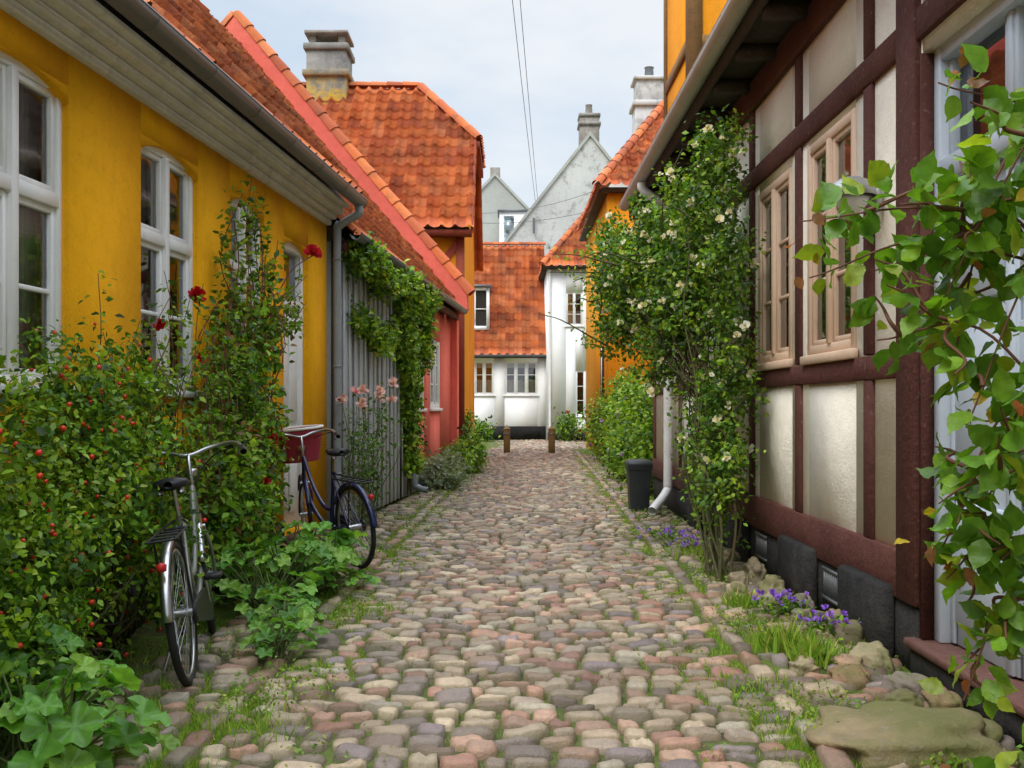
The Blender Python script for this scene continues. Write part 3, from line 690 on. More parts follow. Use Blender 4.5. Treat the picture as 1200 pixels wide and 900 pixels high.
# ================================================================== VEGETATION
def nrm(a): return a/(np.linalg.norm(a,axis=-1,keepdims=True)+1e-9)
T_LEAF=(np.array([(0,0,0),(.4,.3,.07),(.4,-.3,.07),(.45,0,0),(.8,.17,.0),(.8,-.17,.0),(1,0,-.12)]),np.array([(0,3,1),(0,2,3),(1,3,4),(3,6,4),(3,2,5),(3,5,6)]))
T_FAR=(np.array([(0,0,0),(.5,.32,.06),(.5,-.32,.06),(1,0,-.05)]),np.array([(0,2,1),(1,2,3)]))
def bigleaf():
    V=[(0,0,0)];prof=[(.1,.16),(.25,.31),(.28,.29),(.42,.37),(.46,.34),(.6,.33),(.64,.29),(.78,.21),(.81,.17),(.92,.07)]
    mid=[(x,0,-.16*x*x) for x,_ in prof]
    V+=mid+[(x,w,.22*w-.16*x*x+.03*math.sin(x*14)) for x,w in prof]+[(x,-w,.22*w-.16*x*x+.03*math.cos(x*13)) for x,w in prof]+[(1.05,0,-.22)]
    n=len(prof);F=[]
    M0=lambda i:1+i; L0=lambda i:1+n+i; R0=lambda i:1+2*n+i; tip=1+3*n
    F+=[(0,M0(0),L0(0)),(0,R0(0),M0(0))]
    for i in range(n-1):
        F+=[(M0(i),M0(i+1),L0(i+1)),(M0(i),L0(i+1),L0(i)),(M0(i),R0(i),R0(i+1)),(M0(i),R0(i+1),M0(i+1))]
    F+=[(M0(n-1),tip,L0(n-1)),(M0(n-1),R0(n-1),tip)]
    return np.array(V,float),np.array(F)
T_BIG=bigleaf()
def mallow():
    n=42;V=[(0.35,0,-.08)]
    for i in range(n):
        a=-math.pi+2*math.pi*(i+.5)/n; lob=1+.14*math.cos(5*a)+.04*math.cos(21*a)
        cut=1-.75*math.exp(-((abs(a)-math.pi)/.28)**2); vein=math.cos(5*a)
        for rr in (.45,.78,1):
            r=.52*rr*lob*(cut if rr==1 else 1-.5*(1-cut))
            V.append((.35+r*math.cos(a),r*math.sin(a),-.08+.10*rr**2-.06*rr*vein+.03*rr*math.sin(3*a+1)+(.03*math.sin(9*a) if rr==1 else 0)))
    F=[]
    for i in range(n):
        k=(i+1)%n; A=1+3*i; B=1+3*k; F+=[(0,A,B),(A,A+1,B+1),(A,B+1,B),(A+1,A+2,B+2),(A+1,B+2,B+1)]
    return np.array(V),np.array(F)
T_MAL=mallow()
T_BLADE=(np.array([(0,.05,0),(0,-.05,0),(.5,.04,.05),(.5,-.04,.05),(1,0,.25)]),np.array([(0,1,2),(1,3,2),(2,3,4)]))
T_PETAL=(np.array([(0,0,0),(.45,.35,-.04),(.45,-.35,-.04),(.5,0,-.12),(.95,.28,.10),(.95,-.28,.10),(1,0,.05)]),np.array([(0,3,1),(0,2,3),(1,3,4),(3,6,4),(3,2,5),(3,5,6)]))
ph=(1+5**.5)/2
_i=nrm(np.array([(-1,ph,0),(1,ph,0),(-1,-ph,0),(1,-ph,0),(0,-1,ph),(0,1,ph),(0,-1,-ph),(0,1,-ph),(ph,0,-1),(ph,0,1),(-ph,0,-1),(-ph,0,1)],float))
T_ICO=(_i*.5*np.array([1.2,1,1]),np.array([(0,11,5),(0,5,1),(0,1,7),(0,7,10),(0,10,11),(1,5,9),(5,11,4),(11,10,2),(10,7,6),(7,1,8),(3,9,4),(3,4,2),(3,2,6),(3,6,8),(3,8,9),(4,9,5),(2,4,11),(6,2,10),(8,6,7),(9,8,1)]))
class Mass:
    def __init__(s): s.V=[];s.F=[];s.C=[];s.n=0
    def add(s,T,P,X,Z,S,C):
        tv,tf=T; P=np.asarray(P,float); N=len(P)
        if N==0: return
        X=nrm(X); Y=nrm(np.cross(Z,X)); Z=np.cross(X,Y); S=np.broadcast_to(np.asarray(S,float),(N,))
        V=P[:,None]+S[:,None,None]*(tv[None,:,0:1]*X[:,None]+tv[None,:,1:2]*Y[:,None]+tv[None,:,2:3]*Z[:,None])
        F=tf[None]+(s.n+np.arange(N)*len(tv))[:,None,None]
        s.V.append(V.reshape(-1,3)); s.F.append(F.reshape(-1,3)); s.C.append(np.repeat(C,len(tv),0)); s.n+=N*len(tv)
    def build(s,name,mat,par=None,smooth=False):
        if not s.V: return
        return mk(name,np.concatenate(s.V),np.concatenate(s.F),mat,par,col=np.concatenate(s.C),smooth=smooth)
GR=np.array([(.19,.34,.024),(.12,.25,.018),(.062,.155,.017),(.15,.29,.021),(.27,.40,.035),(.038,.095,.015)])
GD=np.array([(.08,.17,.026),(.055,.13,.02),(.10,.21,.03),(.13,.25,.035)])
GY=np.array([(.30,.42,.035),(.21,.36,.026),(.36,.42,.05),(.14,.27,.02)])
def clumps(ells,n,shell=2.4):
    ells=np.array(ells,float); w=ells[:,3]*ells[:,4]*ells[:,5]; w=w/w.sum()
    k=rng.choice(len(ells),n,p=w); d=nrm(rng.normal(0,1,(n,3))); r=rng.uniform(0,1,n)**(1/shell)*rng.uniform(.8,1.16,n)
    P=ells[k,:3]+d*r[:,None]*ells[k,3:6]; return P,d
def leafclumps(mass,P,D,per,spread,size,pal,T=T_LEAF,flt=None,up=.7):
    n=len(P); k=np.repeat(np.arange(n),per); N=len(k)
    Q=P[k]+rng.normal(0,1,(N,3))*spread
    br=rng.uniform(.5,1.4,n)[k]; pc=rng.integers(0,len(pal),n)[k]
    mixr=rng.random(N)<.35; pc=np.where(mixr,rng.integers(0,len(pal),N),pc)
    C=pal[pc]*(br*rng.uniform(.8,1.2,N))[:,None]
    Z=nrm(D[k]*.5+np.array([0,0,up])+rng.normal(0,.55,(N,3))); X=nrm(rng.normal(0,1,(N,3))+D[k]*.4-np.array([0,0,.25]))
    S=rng.uniform(.6,1.25,N)*size
    m=Q[:,2]>.01
    if flt is not None: m&=flt(Q)
    mass.add(T,Q[m],X[m],Z[m],S[m],C[m])
def lflt(Q): return (Q[:,0]>wl(Q[:,1])+.04)
def rflt(Q): return Q[:,0]<1.95
def flowers(mass,P,axis,size,cols,n=16):
    P=np.asarray(P,float); N=len(P); 
    if N==0: return
    axis=np.broadcast_to(np.asarray(axis,float),(N,3)); k=np.repeat(np.arange(N),n)
    ring=np.tile(np.linspace(0,1,n),N); a=rng.uniform(0,6.28,N*n)
    A=nrm(axis)[k]; U=nrm(np.cross(A,np.array([.3,.2,1.]))); W=np.cross(A,U)
    out=U*np.cos(a)[:,None]+W*np.sin(a)[:,None]
    X=nrm(A*(1.15-ring*1.1)[:,None]+out*(.25+ring)[:,None]); Z=nrm(A*(.3+ring)[:,None]-out*(1-ring)[:,None]*.9)
    size=np.broadcast_to(np.asarray(size,float),(N,))
    cols=np.asarray(cols); C=cols[rng.integers(0,len(cols),N)][k]*rng.uniform(.8,1.1,(N*n,1))
    mass.add(T_PETAL,P[k],X,Z,size[k]*(.55+.25*ring),C)
def wander(a,b,n=7,j=.06,sag=0):
    a,b=np.array(a,float),np.array(b,float); t=np.linspace(0,1,n)[:,None]
    p=a+(b-a)*t; p[1:-1]+=rng.normal(0,j,(n-2,3)); p[:,2]+=sag*np.sin(np.pi*t[:,0]); return cr(p,4)
def along(mass,path,n,spread,size,pal,T=T_LEAF,t0=.1,flt=None,up=.6,droop=.2,group=1):
    path=np.asarray(path); k=(rng.uniform(t0,1,n)*(len(path)-1)); i=np.minimum(k.astype(int),len(path)-2); f=(k-i)[:,None]
    P=path[i]*(1-f)+path[i+1]*f; tang=nrm(path[i+1]-path[i])
    D=nrm(np.cross(tang,rng.normal(0,1,(n,3)))); P=P+D*spread*rng.uniform(.0,1,(n,1))
    P=np.repeat(P,group,0); D=np.repeat(D,group,0); N=len(P); P=P+rng.normal(0,size*.35,(N,3))*(group>1)
    X=nrm(D+rng.normal(0,.45,(N,3))-np.array([0,0,droop])); Z=nrm(np.array([0,0,up])+rng.normal(0,.5,(N,3)))
    C=pal[rng.integers(0,len(pal),N)]*rng.uniform(.65,1.25,(N,1))
    m=P[:,2]>.01
    if flt is not None: m&=flt(P)
    mass.add(T,P[m],X[m],Z[m],(rng.uniform(.6,1.2,N)*size)[m],C[m])
def stems(name,par,base,targets,r,mat,j=.06,sides=5):
    tubes(name,[wander(base[random.randrange(len(base))],t,6,j) for t in targets],r,mat,par,sides=sides)

# --- rose-hip bush, near left
H=empty('rose_hip_bush'); m=Mass()
E=[(-2.08,4.15,.72,.36,.45,.72),(-2.12,4.8,.85,.34,.5,.72),(-2.12,5.5,.85,.32,.5,.72),(-2.15,3.55,.7,.46,.5,.8),(-1.88,4.0,.45,.2,.3,.42),(-2.1,4.6,1.32,.28,.5,.28),(-2.1,2.7,.8,.5,.6,.8),(-2.05,5.2,1.35,.22,.5,.22),(-1.78,4.9,.9,.16,.35,.35),(-1.80,5.3,.5,.16,.4,.4)]
bflt=lambda Q: lflt(Q)&~((Q[:,0]>-1.64)&(Q[:,1]>4.1)&(Q[:,2]<1.15))
P,Dd=clumps(E,2000,3.0); leafclumps(m,P,Dd,16,.045,.042,np.concatenate([GR,GY[:2]]),flt=bflt)
for i in range(40):
    c=P[rng.integers(0,len(P))]
    if c[2]<.7: continue
    e=c+np.array([rng.normal(.08,.12),rng.normal(0,.15),rng.uniform(.15,.4)]); p=wander(c,e,4,.03); along(m,p,16,.04,.042,GY,flt=bflt,group=2)
m.build('leaves',M['leaf'],H)
stems('stems',H,[(-2.1,4.3,0),(-2.1,5.0,0),(-2.12,5.5,0),(-2.15,3.6,0)],P[rng.choice(len(P),120)]-np.array([.08,0,0]),(.009,.003),M['stem'])
m=Mass(); q=P+Dd*.06; q=q[rng.choice(len(q),620,replace=False)]; q=q[bflt(q)]; q=q+rng.normal(0,.02,q.shape); N=len(q)
m.add(T_ICO,q,rng.normal(0,1,(N,3)),rng.normal(0,1,(N,3)),rng.uniform(.016,.028,N),np.ones((N,3))); m.build('hips',M['hip'],H,True)
H=empty('red_rose_shoots'); m=Mass(); f=Mass(); ps=[]
for i in range(26):
    y=rng.uniform(5.0,6.6); b=(wl(y)+.2+rng.uniform(0,.2),y,.6); t=(wl(y)+.15+rng.uniform(0,.4),y+rng.uniform(-.2,.5),rng.uniform(1.45,2.05)); p=wander(b,t,5,.05); ps.append(p); along(m,p,36,.07,.046,GR,flt=bflt,group=2)
tubes('stems',ps,(.006,.002),M['stemr'],H,sides=5); m.build('leaves',M['leaf'],H)
fp=[(-1.93,6.1,1.97),(-1.98,5.6,1.75),(-2.0,6.4,1.6)]; flowers(f,fp,(.5,-.7,.5),[.085,.06,.06],[(.45,.01,.02)],22); f.build('flowers',M['petal'],H)

# --- climbing rose between windows and door
H=empty('climbing_red_rose'); m=Mass(); ps=[]; PR=np.concatenate([GR,GR,[(.22,.10,.03)]])
cf=lambda Q: lflt(Q)&(Q[:,0]<np.where(Q[:,1]>7.5,-1.76,-1.5))
for i in range(34):
    y0=rng.uniform(6.7,7.7); top=rng.uniform(1.2,2.5) if i>6 else rng.uniform(2.5,3.1)
    y1=y0+rng.uniform(-.25,.45); b=(wl(y0)+rng.uniform(.08,.3),y0,0); t=(wl(y1)+rng.uniform(.06,.3),y1,top)
    p=wander(b,t,7,.06); ps.append(p); along(m,p,int(40*top),.10,.058,PR,flt=cf,group=2,t0=.12)
for i in range(8):
    y0=rng.uniform(7.2,7.6); p=wander((wl(y0)+.15,y0,1.6),(wl(8.4)+rng.uniform(.15,.32),8.2+rng.uniform(-.2,.4),rng.uniform(1.9,2.7)),5,.05); ps.append(p); along(m,p,40,.08,.055,PR,flt=cf,group=2)
tubes('stems',ps,(.010,.003),M['stemr'],H,sides=5)
E=[(-1.9,6.6,.6,.3,.4,.65),(-1.95,7.2,.75,.25,.4,.8),(-1.95,6.95,1.45,.2,.35,.4),(-1.95,7.4,1.9,.12,.3,.3)]
P,Dd=clumps(E,480,2.4); leafclumps(m,P,Dd,13,.05,.058,PR,flt=cf)
m.build('leaves',M['leaf'],H)
f=Mass(); fl=[(-1.60,8.0,2.52),(-1.9,7.2,1.5),(-1.75,7.3,1.05),(-1.75,7.1,.75)]
flowers(f,fl,(.4,-.8,.4),[.10,.06,.06,.05],[(.45,.01,.02),(.5,.02,.03)],22); f.build('flowers',M['petal'],H)
tubes('rose_stalk',[wander((-1.9,7.7,2.1),(-1.60,8.0,2.5),4,.02)],.005,M['stemr'],H,sides=5)

def mallowplant(name,cs,n,rad,hmax,size,pal,flt=None):
    H=empty(name); m=Mass(); ps=[]; PP=[];XX=[];ZZ=[]
    for i in range(n):
        c=cs[rng.integers(0,len(cs))]; a=rng.uniform(0,6.28); r=rad*rng.uniform(.15,1); h=hmax*rng.uniform(.25,1)*(1.1-.4*r/rad)
        e=np.array([c[0]+r*math.cos(a),c[1]+r*math.sin(a),h])
        if flt is not None and not flt(e[None])[0]: continue
        b=np.array([c[0]+rng.normal(0,.03),c[1]+rng.normal(0,.03),0.]); ps.append(wander(b,e,4,.015,.04))
        o=np.array([math.cos(a),math.sin(a),0]); PP.append(e); XX.append(o-np.array([0,0,.35])+rng.normal(0,.2,3)); ZZ.append(np.array([0,0,.9])+o*.5+rng.normal(0,.28,3)+np.array([0,-.25,0]))
    N=len(PP); S=rng.uniform(.5,1.15,N)*size; C=pal[rng.integers(0,len(pal),N)]*rng.uniform(.75,1.25,(N,1))
    m.add(T_MAL,PP,np.array(XX),np.array(ZZ),S,C); m.build('leaves',M['leafbig'],H,True); tubes('stalks',ps,(.006,.004),M['stemg'],H,sides=5)
GM=np.array([(.16,.38,.05),(.20,.42,.05),(.10,.26,.035),(.26,.46,.06)])
mallowplant('hollyhock_foliage',[(-1.66,3.45,0),(-1.52,3.25,0),(-1.82,3.7,0),(-1.75,3.3,0)],120,.34,.46,.145,GM)
mallowplant('hollyhock_foliage',[(-1.55,6.15,0),(-1.5,6.6,0),(-1.45,7.0,0),(-1.3,6.9,0)],180,.34,.50,.13,GM,lflt)
mallowplant('hollyhock_foliage',[(-1.18,5.1,0),(-1.25,5.5,0),(-1.35,5.85,0)],60,.2,.26,.11,GM,lflt)
mallowplant('hollyhock_foliage',[(-1.78,4.3,0),(-1.8,4.0,0)],30,.2,.3,.11,GM,lflt)

H=empty('pink_rose_bush'); m=Mass(); ps=[]; f=Mass(); tips=[]
for i in range(16):
    y0=rng.uniform(9.9,11.0); y1=y0+rng.uniform(-.3,.3); tz=rng.uniform(.8,1.6); t=(wl(y1)+rng.uniform(.15,.65),y1,tz); p=wander((wl(y0)+.3,y0,0),t,6,.05); ps.append(p); tips.append(t); along(m,p,34,.08,.05,GD,flt=lflt,group=2,t0=.2)
tubes('stems',ps,(.007,.003),M['stemg'],H,sides=5); m.build('leaves',M['leaf'],H)
flowers(f,[t for t in tips if t[2]>1.25],(.4,-.7,.5),.09,[(.85,.45,.48),(.8,.55,.55)],16); f.build('flowers',M['petal'],H)

H=empty('climbing_vine'); m=Mass()
def W(y,o,z): return (wl(y)+o,y,z)
E=[]
for y in np.arange(10.7,15.0,.35): E.append((wl(y)+.22,y,2.86+.10*math.sin(y*3),.15,.28,.12+.07*random.random()))
for z in np.arange(.5,2.9,.22): E.append((wl(13.9)+.15,13.8+.25*math.sin(z*2),z,.12,.30+.25*(z>1.7),.18))
for y in np.arange(10.9,13.4,.3): E.append((wl(y)+.14,y,2.22+.08*math.sin(y*2.5)-.02*(y-10),.1,.2,.12+.06*random.random()))
for z in np.arange(2.0,2.8,.2): E.append((wl(14.7)+.18,14.6,z,.14,.3,.2))
P,Dd=clumps(E,1100,2.5); leafclumps(m,P,Dd,13,.05,.08,np.concatenate([GR,GY]),flt=lflt,T=T_FAR)
m.build('leaves',M['leaf'],H)
tubes('stems',[wander(W(14.1,.1,0),W(14.1,.1,2.8),9,.06),wander(W(14.1,.1,2.3),W(10.9,.1,2.2),9,.05),wander(W(14.3,.1,0),W(13.9,.1,2.6),9,.06)],(.02,.008),M['stem'],H)

def shrub(name,E,n,per,spread,size,pal,flt=None,fl=None,nf=0,fs=.05,T=T_FAR):
    H=empty(name); m=Mass(); P,Dd=clumps(E,n,2.6); leafclumps(m,P,Dd,per,spread,size,pal,flt=flt,T=T); m.build('leaves',M['leaf'],H)
    base=[(e[0],e[1],0) for e in E]; stems('stems',H,base,P[rng.choice(len(P),min(30,len(P)))],(.008,.003),M['stem'])
    if nf:
        f=Mass(); q=P+Dd*(size+.02); q=q[rng.choice(len(q),nf)]
        if flt is not None: q=q[flt(q)]
        flowers(f,q,(0,-1,.4),fs,fl,12); f.build('flowers',M['petal'],H)
    return P
LV=np.array([(.22,.27,.16),(.16,.24,.11),(.27,.29,.22)])
shrub('lavender_shrub',[(wl(15.4)+.35,15.4,.22,.3,.5,.25),(wl(16.4)+.3,16.4,.25,.28,.5,.28)],260,14,.06,.075,LV,lflt)
shrub('garden_shrub',[(wl(17.8)+.3,17.8,.3,.22,.5,.3),(wl(19.3)+.3,19.2,.4,.25,.5,.42),(-.95,20.5,.8,.12,.3,.5)],300,13,.07,.08,GR,lambda Q:Q[:,0]>-1.3)
shrub('flowering_shrub',[(-1.2,36.6,.35,.45,.4,.4),(-1.7,33,.5,.5,.6,.5)],170,12,.12,.14,GR,None,[(.75,.6,.6),(.8,.8,.75)],18,.1)
shrub('corner_shrub',[(2.0,36.3,.5,.35,.4,.55),(3.3,34.5,1.3,.45,.6,1.1),(3.1,35.8,.5,.4,.5,.5)],280,13,.13,.14,np.concatenate([GR,GY]),None,[(.5,.03,.03)],12,.12)
shrub('garden_hedge',[(2.15,15.2,.75,.4,.7,.75),(2.2,16.6,.9,.45,.8,.9),(2.3,18.2,.9,.5,.8,.95),(2.4,20,.8,.5,1.0,.9),(2.45,21.8,1.0,.5,.9,1.1),(1.95,17.3,.35,.3,.8,.4),(2.0,14.6,.4,.3,.4,.45),(2.15,23.5,.8,.4,.8,.8)],1500,13,.09,.09,np.concatenate([GR,GY[:2]]),lambda Q:Q[:,0]>1.35,[(.45,.25,.6),(.8,.8,.8)],40,.06)

# --- white climbing rose on half-timbered house
H=empty('white_climbing_rose'); m=Mass()
E=[(1.45,9.2,2.75,.45,.7,.65),(1.2,9.7,2.55,.38,.7,.65),(1.62,8.3,3.0,.30,.6,.50),(1.5,8.6,2.3,.42,.6,.5),(1.15,10.2,2.2,.35,.6,.5),(1.68,7.9,2.4,.22,.5,.6),(1.4,9.0,1.75,.34,.5,.42),(1.70,7.8,1.5,.22,.4,.55),(1.6,7.9,1.05,.26,.42,.5),(1.7,8.3,.7,.2,.4,.45),(1.66,8.0,3.40,.22,.45,.2),(1.05,10.4,2.9,.25,.5,.4),(1.62,7.5,.75,.18,.25,.35)]
P,Dd=clumps(E,2300,2.0); leafclumps(m,P,Dd,12,.05,.052,np.concatenate([GR,GD,GY[:1]]),flt=rflt,T=T_FAR)
ps=[]; bb=[(1.52,7.3,0),(1.6,7.35,0),(1.48,7.5,0),(1.58,7.6,0)]
for i in range(12):
    t=(rng.uniform(1.2,1.8),rng.uniform(7.7,9.6),rng.uniform(1.6,3.2)); p=wander(bb[i%4],t,7,.06); ps.append(p); along(m,p,44,.13,.05,GR,flt=rflt,group=2,t0=.10)
for i in range(60):
    c=P[rng.integers(0,len(P))]; e=c+np.array([rng.normal(-.05,.3),rng.normal(-.1,.25),rng.uniform(-.15,.5)]); e[0]=min(e[0],1.9); p=wander(c,e,4,.03); ps.append(p); along(m,p,14,.05,.046,GY,flt=rflt,group=2)
tubes('canes',ps,(.012,.003),M['stem'],H,sides=5)
stems('twigs',H,[(1.6,8.2,1.4),(1.5,8.8,1.9)],P[rng.choice(len(P),90)],(.008,.003),M['stem'])
m.build('leaves',M['leaf'],H)
f=Mass(); q=P+Dd*.08; q=q[rng.choice(len(q),320)]; q=q[rflt(q)&(q[:,2]>.8)]; flowers(f,q,(-.4,-.8,.3),rng.uniform(.03,.065,len(q)),[(.88,.86,.80),(.86,.80,.64)],14); f.build('flowers',M['petal'],H)

# --- foreground branches, right
H=empty('foreground_rambler'); m=Mass(); ps=[]
raw=[[(1.7,2.35,0),(1.5,2.3,1.2),(1.28,2.3,1.9),(.99,2.32,2.05)],
[(1.7,2.35,0),(1.4,2.3,1.4),(1.02,2.35,1.68),(.70,2.35,1.60)],
[(1.65,2.3,0),(1.35,2.25,1.6),(.98,2.25,1.74),(.66,2.28,1.72)],
[(1.65,2.3,0),(1.4,2.2,1.0),(1.12,2.2,1.3),(.97,2.25,.98)],
[(1.6,2.3,0),(1.35,2.3,.7),(1.15,2.3,.85),(1.04,2.3,.62)],
[(1.7,2.3,.2),(1.4,2.2,1.9),(1.16,2.2,1.95),(.98,2.25,1.55)],
[(1.6,2.2,0),(1.3,2.15,1.0),(1.06,2.2,1.45),(.84,2.3,1.45)],
[(1.6,2.2,0),(1.32,2.2,.9),(1.1,2.25,1.0),(1.0,2.3,.9)],
[(1.65,2.4,0),(1.3,2.4,1.5),(1.15,2.4,1.75),(1.05,2.4,1.35)],
[(1.6,2.2,0),(1.3,2.1,.35),(1.15,2.15,.42),(1.04,2.2,.48)],
[(1.6,2.2,.0),(1.35,2.1,1.5),(1.15,2.15,1.62),(1.0,2.2,1.25)],
[(1.6,2.2,.0),(1.35,2.0,1.4),(1.12,2.05,1.85),(1.02,2.1,1.75)],
[(1.6,2.2,.0),(1.3,2.1,.9),(1.10,2.1,1.2),(1.02,2.15,1.1)]]
FG=np.array([(.19,.40,.025),(.13,.29,.02),(.26,.48,.035),(.15,.34,.025),(.36,.47,.035),(.14,.31,.03)])
for r in raw:
    p=cr(r,9); ps.append(p); along(m,p,36,.07,.072,FG,T=T_BIG,t0=.42,up=.35,droop=.4,group=1)
    for q in range(5):
        i=rng.integers(12,len(p)-2); e=p[i]+np.array([rng.normal(-.05,.09),rng.normal(0,.08),rng.normal(0,.11)]); b=wander(p[i],e,4,.012); ps.append(b); along(m,b,7,.02,.066,FG,T=T_BIG,t0=.3,up=.35,droop=.4)
tp=np.array([r[3] for r in raw]); N=30
Q=tp[rng.integers(0,len(tp),N)]+rng.normal(0,.05,(N,3)); m.add(T_BIG,Q,rng.normal(0,1,(N,3))-np.array([0,0,.5]),rng.normal(0,.6,(N,3))+np.array([0,0,.8]),rng.uniform(.03,.05,N),np.array([(.45,.12,.03),(.55,.40,.03),(.25,.10,.04)])[rng.integers(0,3,N)])
m.build('leaves',M['leafbig'],H,True); tubes('canes',ps,(.006,.002),M['stemr'],H,sides=6)

# --- grass
H=empty('grass'); m=Mass()
def grass(P,size,pal=GR,lean=.5):
    N=len(P); X=np.stack([rng.normal(0,lean,N),rng.normal(0,lean,N),np.ones(N)],1); Z=rng.normal(0,1,(N,3)); C=pal[rng.integers(0,len(pal),N)]*rng.uniform(.8,1.4,(N,1))
    m.add(T_BLADE,P,X,Z,rng.uniform(.4,1.2,N)*size,C)
GG=np.array([(.19,.34,.03),(.13,.27,.025),(.27,.38,.05),(.31,.35,.07)])
def band(fx,n,y0,y1,w,size,thr=.0,p=1.5,lean=.5):
    y=y0+(y1-y0)*rng.uniform(0,1,n)**p; x=fx(y)+rng.normal(0,w,n)
    nz=np.sin(x*5+y*2.1)+np.sin(y*3.3-x*4+1)+np.sin(y*7.1+x*9)*.6; k=nz>thr
    x,y=x[k],y[k]; k=(x>wl(y)+.1)&(x<1.95); x,y=x[k],y[k]; grass(np.stack([x,y,np.full(len(x),-.028)],1),size,GG,lean)
band(lambda y:RL(y)-.12,36000,3.0,26,.17,.048,-.3)
band(lambda y:RL(y)+.12,28000,3.0,10,.17,.042,.1)
band(lambda y:RR(y)+.01,36000,2.8,26,.09,.046,-.6)
band(lambda y:RR(y)+.42,30000,2.8,22,.24,.046,-.2)
band(lambda y:RR(y)-.25,32000,3,22,.15,.040,.0)
band(lambda y:.0*y,30000,3,24,.75,.030,.2)
band(lambda y:np.full_like(y,-1.5),14000,3.4,9,.22,.05,-.3,1.0)
for c,n,s,rd in (((1.42,5.25),300,.17,.06),((1.52,5.05),220,.16,.05),((1.46,6.4),180,.13,.05),((1.75,5.1),90,.10,.06),((1.55,8.6),120,.10,.1),((1.25,4.0),260,.07,.12),((-1.1,4.0),260,.07,.12),((-.95,6.3),220,.06,.15),((1.1,4.6),220,.06,.1)):
    P=np.stack([c[0]+rng.normal(0,rd,n),c[1]+rng.normal(0,rd,n),np.zeros(n)-.01],1); grass(P,s,GG,.35)
m.build('grass_blades',M['grass'],H)
m=Mass(); H2=empty('low_weeds')
n=15000; y=3+20*rng.uniform(0,1,n)**1.6; side=rng.random(n)<.5; x=np.where(side,RL(y)-.1,RR(y)+.25)+rng.normal(0,.24,n)
nz=np.sin(x*6+y*3.1)+np.sin(y*4.3-x*5+2); k=(nz>.2)&(x<1.92)&(x>wl(y)+.1); x,y=x[k],y[k]; N=len(x)
P=np.stack([x,y,rng.uniform(0,.02,N)],1); leafclumps(m,P,np.tile([0,0,1.],(N,1)),4,.02,.022,GG,T=T_FAR); m.build('leaves',M['leaf'],H2)
H=empty('purple_bellflowers'); m=Mass(); f=Mass()
for c,n,r in (((1.68,6.2,.10),20,.07),((1.74,5.5,.12),22,.07),((1.50,9.6,.08),26,.13),((1.6,9.0,.06),14,.12)):
    P=np.array(c)+rng.normal(0,1,(n,3))*np.array([r,r*.8,.035]); flowers(f,P,(0,-.5,1),.036,[(.28,.12,.66),(.38,.20,.75)],7)
    Q=np.array(c)+rng.normal(0,1,(n*5,3))*np.array([r,r,.02])-np.array([0,0,.06]); leafclumps(m,Q,np.tile([0,0,1.],(len(Q),1)),3,.03,.035,GR)
m.build('leaves',M['leaf'],H); f.build('flowers',M['petal'],H)

